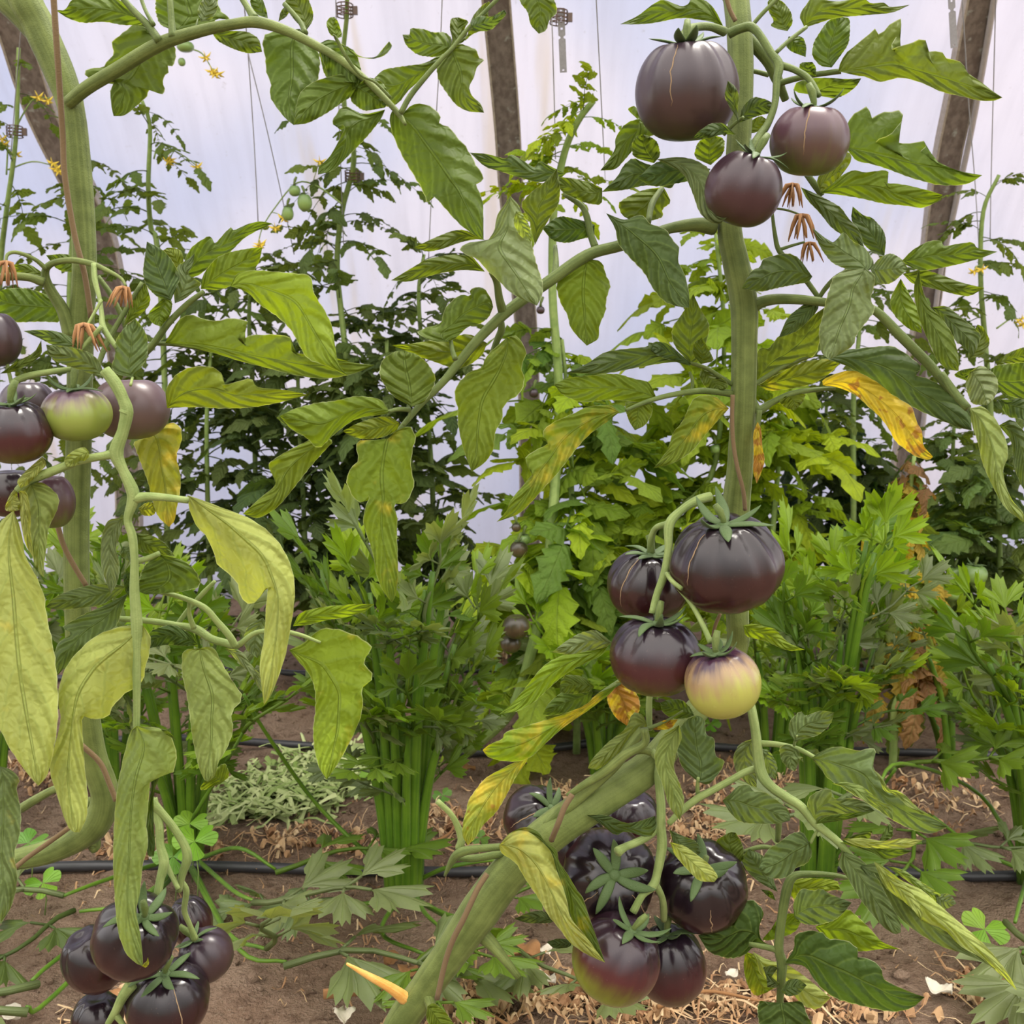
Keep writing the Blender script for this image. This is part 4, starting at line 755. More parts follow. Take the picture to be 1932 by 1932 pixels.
LL = [
(1, '770,105 700,40 560,-30 430,-40 370,0 340,55 285,50', '740,130 640,132 540,112 430,122 350,95', .85, .83, 'g', 0, .3),
(1, '800,200 740,200 750,120 700,118 655,160 585,212 580,245 600,280 560,312 545,350 440,358 445,412 570,380 600,420 572,470 580,560 592,605', '850,210 915,240 916,300 905,345 870,342 882,380 845,402 862,492 830,490 775,460 770,500 720,545 650,605', .86, .84, 'g', 0, .25),
(1, '905,160 830,130 808,60 810,-20 900,-60', '1000,160 1100,130 1140,90 1215,108 1140,50 1130,-40', .86, .88, 'g', 0, .2),
(1, '1045,112 1025,60 1050,0 1090,-20', '1100,108 1137,40 1125,0', .83, .84, 'f', 0, .2),
(1, '1100,165 1200,160 1290,163 1350,200 1365,270', '1130,212 1180,240 1240,265 1300,280', .86, .84, 'g', 0, .25),
(1, '1590,165 1520,90 1480,20 1500,-30', '1630,110 1632,60 1600,-20', .83, .85, 'g', 0, .2),
(1, '1395,95 1340,80 1300,20 1310,-40', '1390,60 1370,0 1350,-40', .84, .86, 'g', 0, .2),
(1, '1450,112 1460,60 1490,25', '1490,90 1508,60', .85, .86, 'g', 0, .2),
(1, '1560,150 1380,170 1364,230 1382,300 1385,380 1412,430 1402,500 1440,562 1490,622 1530,652', '1640,215 1668,300 1665,370 1650,440 1590,500 1570,600', .84, .80, 'g', 0, .25),
(1, '1910,420 1850,370 1700,402 1620,430 1560,482 1540,560 1530,650', '1900,460 1800,522 1700,592 1600,645', .81, .78, 'g', 0, .25),
(1, '1660,270 1690,400 1740,420 1860,470', '1740,260 1800,300 1900,380', .82, .80, 'g', 0, .3),
(2, '100,200 60,180 40,120 60,90 85,88', '130,190 105,110', .80, .81, 'o', .1, .3),
(2, '110,210 180,290 280,310 350,290 390,240 370,215', '150,250 230,300 300,300 340,250', .78, .77, 'f', .1, .5),
(2, '0,230 20,300 60,410 100,420 200,430', '60,200 150,240 200,270 230,380', .81, .80, 'g', .05, .3),
(2, '200,450 160,520 235,580 300,570 350,560', '260,400 330,420 380,500', .80, .80, 'g', 0, .3),
(1, '950,1452 960,1350 1000,1280 1100,1218 1110,1282 1200,1178 1215,1202 1290,1165 1360,1150 1418,1165', '1030,1440 1100,1382 1180,1332 1220,1292 1270,1240 1340,1200', .84, .82, 'g', 0, .25),
(1, '950,1450 870,1350 840,1310 870,1290', '960,1390 950,1310 910,1290', .85, .86, 'o', .1, .3),
(1, '890,1565 820,1550 760,1490 742,1420 755,1330 765,1258', '915,1510 942,1440 900,1360 850,1300', .81, .83, 'd', 0, .2),
(1, '910,1580 900,1480 920,1385 980,1350 1015,1318', '960,1560 1045,1490 1045,1468 975,1430 1005,1380', .82, .83, 'f', 0, .2),
(1, '860,1540 760,1640 800,1690 840,1700', '900,1570 890,1640', .83, .82, 'o', .2, .2),
(1, '1045,1505 1055,1430 1120,1345 1200,1310 1330,1288 1365,1290', '1150,1512 1260,1462 1325,1410 1355,1350', .83, .81, 'o', .1, .2),
(1, '1200,1490 1230,1420 1330,1405 1500,1420 1622,1430 1628,1500 1640,1540 1695,1620 1732,1700 1745,1800 1760,1900 1812,1958', '1290,1520 1350,1585 1450,1652 1520,1722 1560,1802 1600,1872 1700,1905', .81, .76, 'l', .14, .25),
(4, '860,130 900,55 950,-15 1000,-18 1080,10 1105,18 1200,0 1292,8 1285,50 1228,90 1240,122 1300,88 1400,85 1500,90 1528,120 1500,162 1560,190 1660,178 1760,212 1850,235 1950,245', '1000,155 1100,178 1250,225 1400,262 1550,302 1700,320 1850,290', .83, .79, 'o', .08, .2, 0, 0, '860,130 1050,140 1300,190 1600,245 1950,245'),
(4, '870,470 858,370 920,288 1000,252 1100,250 1160,288 1166,340 1132,352 1190,345 1310,308 1330,362 1450,370 1560,388 1605,402', '1000,462 1150,472 1300,468 1450,442 1530,420', .84, .80, 'o', .05, .3),
(4, '690,312 600,292 578,250 600,200 598,120 650,45 705,2', '735,260 768,200 772,120 752,60', .79, .80, 'e', 0, .25),
(4, '440,170 400,110 300,68 200,60 122,68', '400,172 280,145 205,105', .80, .79, 'e', 0, .3),
(4, '545,305 520,225 470,180 400,158 300,142 240,138', '480,292 400,265 300,232 250,190', .79, .78, 'e', 0, .35),
(4, '0,290 80,230 180,180 215,115', '60,285 160,240 220,190', .79, .80, 'g', 0, .4),
(4, '790,600 740,640 690,640 712,700 742,780 770,850 790,940 820,1035 880,1088', '850,560 900,540 945,570 948,640 915,720 942,820 940,900 920,990 912,1055', .90, .87, 'y', .38, .25),
(4, '720,990 740,1030 800,1030 820,990', '760,960 820,960', .90, .90, 'y', .2, .3),
(1, '310,1560 150,1500 50,1500 -30,1520', '330,1680 200,1675 80,1680 -30,1640', .93, .91, 'g', 0, .2),
(1, '250,1440 150,1370 60,1380 0,1420', '200,1440 100,1430', .95, .95, 'g', 0, .2),
(1, '440,1340 330,1320 240,1330', '400,1420 300,1410', .96, .96, 'g', 0, .2),
(1, '640,1700 690,1560 740,1480 760,1470', '720,1650 790,1580', .86, .87, 'o', .05, .3),
(4, '975,922 985,1000 1020,1082 1080,1142 1110,1212 1132,1290 1232,1362 1248,1440 1290,1502 1345,1470 1385,1400 1412,1335 1388,1450 1380,1600 1370,1700 1350,1800 1358,1900 1375,2015', '1060,950 1150,985 1300,1040 1400,1110 1470,1190 1522,1300 1537,1400 1532,1500 1512,1620 1490,1750 1440,1900 1400,1990', .79, .75, 'w', .05, .75, 0, 0, '975,922 1200,1080 1380,1240 1450,1450 1440,1650 1410,1850 1375,2015'),
(4, '70,1000 0,1060 -60,1200 -90,1500 -100,1850 -20,2100 50,2244 100,2314 150,2384 200,2436', '110,1100 132,1250 182,1330 232,1440 242,1550 272,1680 292,1800 305,1994 298,2144 270,2304 242,2394', .78, .72, 'w', .22, .3),
(4, '85,880 50,920 20,1000 60,1010 100,1000', '95,940 105,960', .77, .76, 'w', .05, .6),
(4, '150,855 100,920 110,1050 152,1150 172,1250 200,1330 232,1352', '230,855 312,930 300,1000 252,1090 242,1200 228,1290', .78, .75, 'p', .02, .5),
(4, '100,900 105,1050 130,1180 180,1260 190,1350', '140,900 160,1000 160,1130', .76, .755, 'w', .0, .7),
(4, '220,720 130,800 85,850 105,885', '250,760 190,820 150,870', .77, .76, 'w', 0, .7),
(4, '225,725 250,800 180,850 110,888', '280,770 260,830', .775, .77, 'e', 0, .4),
(4, '465,700 440,668 380,690 330,735 345,775', '462,730 400,770', .77, .765, 'w', 0, .9),
(4, '745,1602 640,1600 500,1650 420,1720 350,1800 310,1900 300,1990 320,2090 280,2244 250,2344 300,2494 330,2594 360,2665 385,2678', '785,1650 785,1720 760,1810 740,1910 680,1935 600,2000 560,2082 480,2092 425,2060 432,2200 442,2350 460,2500 452,2610 410,2690', .78, .73, 'w', .18, .6, 0, 0, '745,1602 640,1700 500,1800 400,1950 370,2150 350,2400 385,2678'),
(7, '712,380 680,400 640,550 610,700 592,900 588,1100 598,1300 612,1450 650,1560 700,1612 745,1632', '850,392 905,450 922,540 910,622 850,632 790,612 778,700 772,800 760,900 775,1000 742,1100 730,1250 705,1350 730,1450 742,1560', .775, .745, 'p', .16, .6, 0, 0, '712,380 760,480 700,650 680,850 670,1100 660,1300 680,1450 745,1632'),
(7, '740,1632 760,1640 778,1618 770,1585', '750,1615 765,1605', .744, .74, 'y', .4, .2),
(7, '720,390 800,380 880,405 918,455', '760,400 840,410', .785, .78, 'g', 0, .5),
(7, '780,620 790,700 770,790 760,900 765,1060 800,1060', '840,630 800,720 800,900 810,1000', .80, .79, 'k', .0, .3),
(4, '642,1040 560,1048 530,1130 523,1230 530,1320 552,1370 575,1440', '632,1110 600,1200 628,1290 612,1380', .82, .79, 'f', .03, .4),
(4, '655,1395 560,1382 450,1392 330,1430 262,1470 238,1505', '625,1440 520,1500 400,1512 290,1522', .82, .80, 'e', 0, .3),
(4, '665,1435 560,1490 440,1540 370,1580 318,1612 380,1640 300,1690 280,1760 290,1870', '640,1500 612,1600 550,1650 450,1710 360,1800', .82, .79, 'e', 0, .35),
(4, '820,1225 740,1300 712,1420 760,1440', '880,1240 960,1262 1025,1320 1050,1400 950,1425 850,1435', .81, .80, 'g', .04, .3),
(4, '640,1190 620,1230 670,1270 700,1265', '690,1190 700,1230', .80, .79, 'e', 0, .3),
(4, '705,1120 720,1220 820,1230 910,1240', '790,1130 860,1170', .86, .86, 'g', .0, .3),
(4, '660,1310 640,1350 650,1420 670,1450', '680,1330 680,1400', .80, .80, 'k', 0, .3),
(7, '1040,-24 950,-20 945,100 975,230 990,350 1003,450 1030,580 1060,660 1082,670', '1110,-40 1160,60 1200,130 1272,235 1200,310 1218,400 1182,500 1135,570 1120,645', .83, .78, 'p', .06, .3),
(4, '1030,1700 1000,1650 900,1590 770,1630 780,1720', '980,1710 870,1700', .84, .83, 'k', 0, .3),
(4, '1170,1720 1240,1790 1310,1860 1345,1930 1370,1950', '1260,1730 1310,1810 1360,1860', .82, .79, 'f', 0, .5),
(4, '1370,1560 1290,1600 1262,1680 1290,1740 1340,1770', '1400,1620 1380,1720', .88, .87, 'f', 0, .3),
(4, '1525,1605 1560,1530 1700,1500 1850,1490 1950,1490', '1600,1602 1700,1572 1800,1560 1900,1530', .86, .84, 'l', .05, .3),
(7, '1505,-15 1550,40 1612,110 1642,190 1642,300 1628,400 1635,500 1660,600 1702,658', '1590,-55 1640,-110 1700,-135 1800,-115 1900,-70 1945,-25 1885,45 1935,95 1942,145 1880,170 1892,250 1882,330 1840,430 1780,545 1722,632', .85, .78, 'l', .26, .2, 0, 0, '1505,-15 1680,60 1770,200 1760,400 1702,658'),
(7, '0,590 -60,700 -80,900 -60,1150 -20,1300 5,1400', '60,605 108,660 82,700 112,820 105,950 70,1050 92,1150 82,1250 50,1345', .77, .72, 'e', .22, .3),
(7, '1150,680 1050,720 1040,700 1070,660', '1200,640 1170,560', .86, .86, 'o', 0, .3),
(4, '1680,610 1600,640 1480,700 1390,760 1420,820 1440,870 1350,940 1265,1020', '1740,640 1700,680 1620,770 1550,860 1450,985 1345,1048', .83, .80, 'o', .05, .4),
(4, '1640,630 1560,560 1480,500 1440,520', '1680,620 1580,620 1500,570', .82, .81, 'e', .0, .4),
]
for e in LL: l.leaf(*e[:8], **(dict(tilt=e[8], bend=e[9], Mid=e[10]) if len(e) > 8 else {}))
# dried flower ends on the trusses
def dry_flower(pl, t, x, y, Y, s=1.0):
    c = P(*T(t, x, y), Y); gs = []
    rn = random.Random(int(x)); dn = Vector((rn.uniform(-.2, .2), -.1, -1))
    for i in range(6):
        a = i*PI/3 + rn.random()*.4; q = Vector((math.cos(a), math.sin(a), 0))
        gs.append(tube_geo([c, c+(q*.004+dn*.001)*s, c+(q*.007+dn*.007)*s, c+(q*.010+dn*.016)*s], [.0015*s, .0017*s, .0012*s, .0003*s], 5, flat=.4))
    for i in range(5):
        a = rn.random()*6; q = Vector((math.cos(a), math.sin(a), 0))*.003*s
        gs.append(tube_geo([c, c+q+dn*.008*s, c+q*1.5+dn*.015*s], [.001*s, .001*s, .0003*s], 4))
    V, F, U = merge(gs); mk('dried_flower', V, F, M['dry'], pl.root, U)
dry_flower(l, 1, 435, 1690, .80, 1.3); dry_flower(l, 1, 28, 1365, .82, 1.2); dry_flower(l, 1, 640, 1495, .82, 1.0)
dry_flower(r, 3, 725, 960, .88, 1.2); dry_flower(r, 3, 775, 1120, .88, 1.3); dry_flower(r, 3, 815, 1265, .88, 1.0)

def line(name, t, txt, Y, mat, label, cat, w, group=None, wav=0, ns=6):
    pts = []
    for q in parse(txt): pts.append(P(*T(t, q[0], q[1]), q[2] if len(q) > 2 else Y))
    o = tube(name, pts, [w, w], M[mat], None, ns, 6); return tag(o, label, cat, group)
line('twine', 0, '100,-20,.815 108,100,.82 118,250,.835 122,330,.838 140,440,.842 160,520,.845 172,600,.85', .84, 'twine', 'reddish brown twine running down the upper left tomato stem', 'twine', 1.35*.0017)
line('twine', 4, '300,1080,.845 330,1180,.845 380,1280,.845 450,1395,.845', .845, 'twine', 'brown twine crossing the left stem above the drooping leaves', 'twine', 1.35*.0016)
line('twine', 7, '425,480,.845 520,570,.845 570,680,.842 605,770,.84', .84, 'twine', 'brown twine around the low left stem beside the rolled leaf', 'twine', 1.35*.0017)
line('twine', 7, '360,910,.835 250,990,.835 150,1060,.835 82,1115,.83', .83, 'twine', 'brown twine stretched along the bent base of the left stem', 'twine', 1.35*.0017)
line('twine', 3, '380,-20,.885 400,50,.885 430,110,.885', .885, 'twine', 'brown twine on the top of the right stem above the first tomato', 'twine', 1.35*.0014)
line('twine', 6, '415,400,.868 412,520,.868 418,650,.868 440,780,.868 470,900,.87 480,1000,.875', .87, 'twine', 'thin brown twine following the right stem above the very large tomato', 'twine', 1.35*.0014)
line('twine', 6, '350,1540,.885 325,1600,.885 312,1660,.885', .885, 'twine', 'short brown twine end behind the pale mauve tomato', 'twine', 1.35*.0012)
line('twine', 8, '1325,735,.818 1285,800,.815 1250,890,.815 1215,975,.825', .82, 'twine', 'brown twine wound over the slanting right stem', 'twine', 1.35*.0019)
line('twine', 8, '880,1150,.822 830,1230,.815 760,1380,.812 700,1500,.815 660,1620,.818 620,1800,.82', .82, 'twine', 'long brown twine lying along the lowest part of the slanting stem', 'twine', 1.35*.0019)
# ---------------------------------------------------------------- plants behind
def small_leaflet(L, Wd, rnd, n=9, teeth=3, droop=.3, off=Vector(), yaw=0, pitch=0, roll=0):
    V = []; U = []; F = []
    R = Matrix.Rotation(yaw, 3, 'Z') @ Matrix.Rotation(pitch, 3, 'Y') @ Matrix.Rotation(roll, 3, 'X')
    for i in range(n):
        v = i/(n-1); w = Wd*1.75*(v+.03)**.5*max(0, 1-v)**.85*(1 + .55*(.5 - (v*teeth + .35) % 1.0))
        if i == n-1: w = 0
        for u in (-1, -.5, 0, .5, 1):
            ww = w*(1 + .12*rnd.uniform(-1, 1)*abs(u))
            p = Vector((L*v, u*ww, -droop*L*v*v - .28*abs(u)**1.4*w + .05*L*math.sin(v*8+u*2)*abs(u)))
            V.append(off + R @ p); U.append(((u+1)/2, v))
    F = [(i*5+j, (i+1)*5+j, (i+1)*5+j+1, i*5+j+1) for i in range(n-1) for j in range(4)]
    return V, F, U
def compound_leaf(seed, L=.24, s=1.0, pairs=3, curl=.5, wide=.34):
    rnd = random.Random(seed); pts = []; c = curl
    for i in range(9):
        t = i/8; pts.append(Vector((L*t, .02*math.sin(seed+t*3)*t, .05*L*math.sin(t*2) - c*L*t*t)))
    gs = [tube_geo(pts, [.0022*s*(1-.6*i/8) for i in range(9)], 5)]
    def at(t): i = min(7, int(t*8)); return pts[i].lerp(pts[i+1], t*8-i)
    for k in range(pairs):
        t = .35 + .5*k/max(1, pairs-1); o = at(t); sz = (.064 + .020*rnd.random())*s*(1 - .18*k)
        for sg in (-1, 1):
            gs.append(small_leaflet(sz, sz*wide, rnd, 13, 3, rnd.uniform(.1, .6), o, sg*rnd.uniform(.9, 1.35), rnd.uniform(-.1, .6), rnd.uniform(-.5, .5)))
            if rnd.random() < .6:
                o2 = at(min(1, t-.07)); gs.append(small_leaflet(sz*.38, sz*.16, rnd, 6, 2, .3, o2, sg*1.3, .2, 0))
    gs.append(small_leaflet(.090*s, .034*s, rnd, 14, 4, .5, at(1), rnd.uniform(-.2, .2), c*.9, rnd.uniform(-.4, .4)))
    return merge(gs)
CL = [mesh_of('compound_leaf_%d' % i, *compound_leaf(i, .20+.02*(i % 3), 1.0, 3, .35+.12*(i % 4)), mats=[M['small_leaf']]) for i in range(7)]
CW = [mesh_of('broad_leaf_%d' % i, *compound_leaf(40+i, .15, 1.25, 2, .6, .44), mats=[M['small_leaf']]) for i in range(5)]
def basis(p, d, up=Vector((0, 0, 1)), s=1.0, roll=0.0):
    x = d.normalized(); y = up.cross(x)
    if y.length < 1e-3: y = Vector((0, 1, 0))
    y.normalize(); z = x.cross(y); m = Matrix((x, y, z)).transposed().to_4x4()
    return Matrix.Translation(p) @ m @ Matrix.Rotation(roll, 4, 'X') @ Matrix.Scale(s, 4)
def star_flower(c, s, rnd):
    gs = []
    d = Vector((rnd.uniform(-.5, .5), -.5, -.8)).normalized(); a = d.cross(Vector((1, 0, 0))).normalized(); b = d.cross(a)
    for i in range(5):
        th = i*2*PI/5; q = a*math.cos(th) + b*math.sin(th)
        gs.append(tube_geo([c, c+q*.006*s+d*.001, c+q*.013*s-d*.003*s], [.0012*s, .0024*s, .0003], 5, flat=.4))
    gs.append(tube_geo([c-d*.001, c+d*.005*s, c+d*.011*s], [.002*s, .0018*s, .0004], 5))
    return gs
def bgplant(label, path, n, t0, t1, size, tint, seed, wide=False, stemw=.007, down=.0, flowers=(), pal=None, yr=(-1, 1), cat='tomato plant', name='tomato_plant', mat='bg_stem'):
    rnd = random.Random(seed); pts = [P(x, y, Y) for x, y, Y in path]
    if pts[-1].z > .03:
        a = pts[-1]; pts += [Vector((a.x, a.y, a.z*.5)), Vector((a.x, a.y, -.01))]
    root = thing(name, tuple(pts[-1]), label, cat, 'tomato plants of the row behind')
    st = tube('stem', pts, [stemw*.6, stemw, stemw*1.2], M[mat], root, 7, 5)
    c = catmull(pts, 12); acc = [0]
    for i in range(1, len(c)): acc.append(acc[-1]+(c[i]-c[i-1]).length)
    for k in range(n):
        t = t0 + (t1-t0)*(k+rnd.random())/n; d = t*acc[-1]; j = max(i for i in range(len(c)) if acc[i] <= d + 1e-9); p = c[j]
        az = rnd.uniform(0, 2*PI); dr = Vector((math.cos(az), math.sin(az)*.8, rnd.uniform(-.25, .75) - down))
        s = size*.86*rnd.uniform(.7, 1.15)*(.65 + .35*min(1, (t-t0)/(.25*(t1-t0)+1e-6)))
        reach = s*.24
        end = p + dr.normalized()*reach
        if end.y > filmY(end.z) - .06: dr.y = -abs(dr.y)*.4
        if end.z < .05: dr.z = abs(dr.z)
        me = rnd.choice(CW if wide else CL); tt = rnd.choice(pal) if pal else tint
        v = rnd.uniform(.8, 1.2)
        place('leaf', me, basis(p, dr, s=s, roll=rnd.uniform(-.5, .5)), root, (tt[0]*v, tt[1]*v, tt[2]*v, 0))
    for tr in flowers:
        fp = [P(x, y, tr[0]) for x, y in tr[1]]
        th = tube('truss_stalk', fp, [.0022, .0012], M['bg_stem'], root, 5, 4)
        for x, y in tr[2]:
            q = P(x, y, tr[0]-.005); near = min(catmull(fp, 4), key=lambda w: (w-q).length)
            V, F, U = merge(star_flower(q, 1.25, rnd)); mk('flower', V, F, M['flower'], root, U)
            if (near-q).length > .004: tube('flower_stalk', [near, near.lerp(q, .6)+Vector((0, 0, .004)), q], [.001, .0008], M['bg_stem'], root, 4, 2)
    return root
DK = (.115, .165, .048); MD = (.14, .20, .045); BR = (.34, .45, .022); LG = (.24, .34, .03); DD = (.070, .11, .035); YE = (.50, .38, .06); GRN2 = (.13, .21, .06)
bgplant('thin tomato plant with small leaves and yellow flowers, at the far left edge', [(35, 90, 2.35), (30, 260, 2.4), (12, 400, 2.45), (0, 520, 2.5), (-8, 800, 2.5), (-10, 1100, 2.5)], 26, .03, .80, .75, MD, 1, flowers=[(2.4, [(20, 260), (60, 190), (95, 185)], [(72, 183), (90, 190)]), (2.42, [(15, 320), (60, 305), (100, 312)], [(100, 308), (106, 318), (110, 324)]), (2.42, [(12, 330), (14, 270), (5, 250)], [(4, 262), (8, 272), (30, 290)])])
bgplant('tomato plant with small serrated leaves, its tip right of the thick left stem', [(268, 190, 2.4), (283, 240, 2.42), (280, 350, 2.45), (285, 430, 2.5), (297, 470, 2.5), (310, 700, 2.5), (315, 1000, 2.5)], 40, .0, .75, .85, MD, 2, flowers=[(2.43, [(290, 300), (300, 278), (340, 290), (380, 320)], [(318, 305), (322, 300), (372, 314)]), (2.40, [(350, 90), (380, 100), (400, 130)], [(388, 108), (400, 135), (405, 140), (412, 138)])])
bgplant('tall tomato plant clipped to a string, left of the middle hoop', [(652, -60, 2.15), (655, 20, 2.2), (648, 100, 2.25), (650, 200, 2.3), (668, 300, 2.38), (645, 400, 2.45), (636, 500, 2.5), (645, 600, 2.5), (655, 700, 2.5), (665, 900, 2.5), (665, 1150, 2.5)], 70, .16, .85, .85, DK, 3, flowers=[(2.36, [(645, 385), (600, 352), (560, 345), (520, 390), (495, 430), (485, 470)], [(535, 412), (520, 430), (492, 460), (490, 465), (604, 305)])], pal=[DK, MD, DK])
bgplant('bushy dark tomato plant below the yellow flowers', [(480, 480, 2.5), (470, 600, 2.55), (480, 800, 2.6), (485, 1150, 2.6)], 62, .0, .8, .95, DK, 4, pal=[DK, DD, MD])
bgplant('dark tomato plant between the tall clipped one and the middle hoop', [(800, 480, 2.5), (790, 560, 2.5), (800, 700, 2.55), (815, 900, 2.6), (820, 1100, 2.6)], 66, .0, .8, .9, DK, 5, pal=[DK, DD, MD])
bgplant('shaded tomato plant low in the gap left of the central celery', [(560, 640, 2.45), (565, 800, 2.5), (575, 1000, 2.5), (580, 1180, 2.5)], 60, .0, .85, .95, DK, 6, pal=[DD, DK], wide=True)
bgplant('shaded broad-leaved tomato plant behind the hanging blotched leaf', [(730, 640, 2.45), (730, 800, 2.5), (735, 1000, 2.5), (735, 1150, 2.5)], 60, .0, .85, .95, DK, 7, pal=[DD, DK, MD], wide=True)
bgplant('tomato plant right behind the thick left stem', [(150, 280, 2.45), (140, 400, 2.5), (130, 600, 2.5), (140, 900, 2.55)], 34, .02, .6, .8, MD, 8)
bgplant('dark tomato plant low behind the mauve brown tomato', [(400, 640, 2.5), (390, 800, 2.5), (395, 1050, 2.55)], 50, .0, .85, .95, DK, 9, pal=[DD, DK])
b5 = bgplant('bright lime green tomato plant right of the middle hoop', [(1120, 190, 2.1), (1090, 230, 2.12), (1065, 290, 2.15), (1045, 400, 2.15), (1043, 560, 2.15), (1052, 680, 2.15), (1055, 780, 2.15), (1045, 950, 2.1), (1030, 1100, 2.05), (1005, 1220, 2.0), (965, 1340, 1.98), (880, 1420, 2.0)], 22, .0, .17, .62, BR, 10, pal=[BR, LG], stemw=.010)
bgplant('lime green foliage plant filling the gap behind the long spotted leaf', [(1060, 640, 2.2), (1075, 800, 2.2), (1080, 1000, 2.15), (1090, 1180, 2.1)], 80, .0, .9, 1.25, LG, 11, wide=True, pal=[LG, BR, (.16, .27, .045)])
bgplant('backlit lime green tomato plant left of the bare right stem', [(1350, 440, 2.3), (1365, 600, 2.3), (1362, 750, 2.3), (1340, 900, 2.3), (1250, 1000, 2.3), (1220, 1180, 2.3)], 80, .0, .85, 1.15, BR, 12, wide=True, pal=[BR, LG, (.30, .42, .04)])
bgplant('backlit lime green plant just right of the bare right stem', [(1480, 720, 2.3), (1470, 860, 2.3), (1450, 1100, 2.3)], 40, .0, .7, 1.1, BR, 13, wide=True, pal=[BR, LG])
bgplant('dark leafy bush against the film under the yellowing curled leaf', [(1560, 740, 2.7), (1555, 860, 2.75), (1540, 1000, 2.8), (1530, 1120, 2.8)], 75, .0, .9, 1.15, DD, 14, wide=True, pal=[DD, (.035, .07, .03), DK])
bgplant('spindly tomato plant with small leaves at the upper right edge', [(1885, 330, 2.4), (1855, 400, 2.42), (1850, 520, 2.45), (1858, 640, 2.5), (1870, 800, 2.5), (1880, 1100, 2.5)], 46, .0, .8, .8, MD, 15, flowers=[(2.4, [(1855, 520), (1840, 505), (1850, 500)], [(1838, 512), (1852, 508)]), (2.4, [(1880, 620), (1910, 600), (1925, 605)], [(1925, 603), (1930, 612)])])
bgplant('dying tomato plant with yellow and brown hanging leaves beside the right hoop', [(1725, 860, 2.10), (1715, 960, 2.10), (1722, 1080, 2.08), (1735, 1200, 2.05), (1690, 1330, 2.0)], 46, .0, .75, .7, YE, 16, pal=[YE, (.55, .40, .05), (.30, .17, .07), (.22, .30, .06), YE], down=.9, wide=True)
bgplant('dense green tomato plant at the right edge with small green fruits', [(1880, 840, 2.3), (1885, 1000, 2.3), (1890, 1200, 2.3)], 55, .0, .8, .95, MD, 17, wide=True, pal=[MD, GRN2, DK])
bgplant('mid green tomato plant between the right hoop and the right edge', [(1800, 800, 2.45), (1795, 950, 2.5), (1800, 1150, 2.5)], 40, .0, .7, .85, MD, 18, wide=True, pal=[MD, DK, GRN2])
bgplant('small-leaved tomato plant behind the fuzzy folded leaf of the right stem', [(1630, 480, 2.5), (1620, 640, 2.5), (1610, 760, 2.5), (1610, 1000, 2.5)], 34, .0, .45, .75, MD, 19)
bgplant('low bright green weed clump by the film base, behind the distant dark tomatoes', [(930, 1110, 2.9), (930, 1200, 2.9)], 40, .0, .9, .50, LG, 20, wide=True, cat='weed', name='weed_clump', stemw=.003)
bgplant('low weed clump by the film base under the lime green foliage', [(1060, 1130, 2.85), (1060, 1215, 2.85)], 34, .0, .9, .50, LG, 21, wide=True, cat='weed', name='weed_clump', stemw=.003)
bgplant('low weed clump by the film base under the dying tomato plant', [(1640, 1150, 2.85), (1640, 1220, 2.85)], 34, .0, .9, .45, LG, 22, wide=True, cat='weed', name='weed_clump', stemw=.003)
# small distant fruits
def sf(x, y, rx, ry, Y, mat, label, group, cal=True, seed=0):
    tomato(x, y, rx, ry, Y, mat, label, 8, 0, 0, .03, 5, cal=cal, group=group, seed=seed, res=(16, 20))
SG = 'small green tomatoes of the row behind'
sf(575, 382, 14, 17, 2.3, 'green', 'small oval green tomato under the yellow flowers, rightmost of its truss', SG, seed=31)
sf(543, 403, 11, 14, 2.3, 'green', 'small oval green tomato beside a yellow flower, lower left of its truss', SG, seed=32)
sf(556, 360, 11, 11, 2.32, 'green', 'round green tomato at the top of the truss with yellow flowers', SG, seed=33)
sf(350, 88, 16, 11, 2.2, 'green', 'small green tomato just under the arching left branch', SG, cal=False, seed=34)
sf(343, 117, 7, 8, 2.2, 'green', 'tiny green tomato below the arching left branch', SG, cal=False, seed=35)
sf(974, 1182, 26, 24, 1.9, 'striped', 'distant dark striped tomato over the soil, upper of a pair', 'dark tomatoes over the soil', cal=False, seed=36)
sf(964, 1214, 20, 18, 1.92, 'striped', 'distant dark striped tomato over the soil, lower of a pair', 'dark tomatoes over the soil', cal=False, seed=37)
sf(979, 1036, 17, 17, 2.0, 'striped', 'small brown and green striped tomato in the lime foliage', 'small striped tomatoes in the lime foliage', seed=38)
sf(988, 1018, 13, 11, 2.04, 'green', 'small green tomato just behind the brown striped one', 'small striped tomatoes in the lime foliage', seed=39)
sf(974, 995, 9, 9, 2.03, 'striped', 'tiny dark tomato above the brown and green striped one', 'small striped tomatoes in the lime foliage', seed=40)
sf(1007, 742, 9, 9, 2.1, 'plum', 'tiny dark round tomato beside the middle hoop', 'small striped tomatoes in the lime foliage', seed=41)
sf(1020, 585, 8, 8, 2.1, 'plum', 'tiny dark round tomato beyond the slanting leaf stalk', 'small striped tomatoes in the lime foliage', seed=42)
sf(1347, 248, 9, 9, 2.3, 'green', 'tiny green tomato above the lowest of the top right cluster', SG, seed=43) if False else None
sf(1349, 847, 9, 9, 2.2, 'green', 'tiny green tomato in the lime foliage left of the bare stem', SG, seed=44)
sf(1793, 1120, 18, 14, 2.15, 'green', 'small pale green tomato, lowest right of the dying plant', SG, seed=45)
sf(1838, 1083, 24, 20, 2.15, 'green', 'larger green tomato right of the dying plant', SG, seed=46)
sf(1800, 1082, 15, 14, 2.2, 'green', 'green tomato between the dying plant and the larger green one', SG, seed=47)

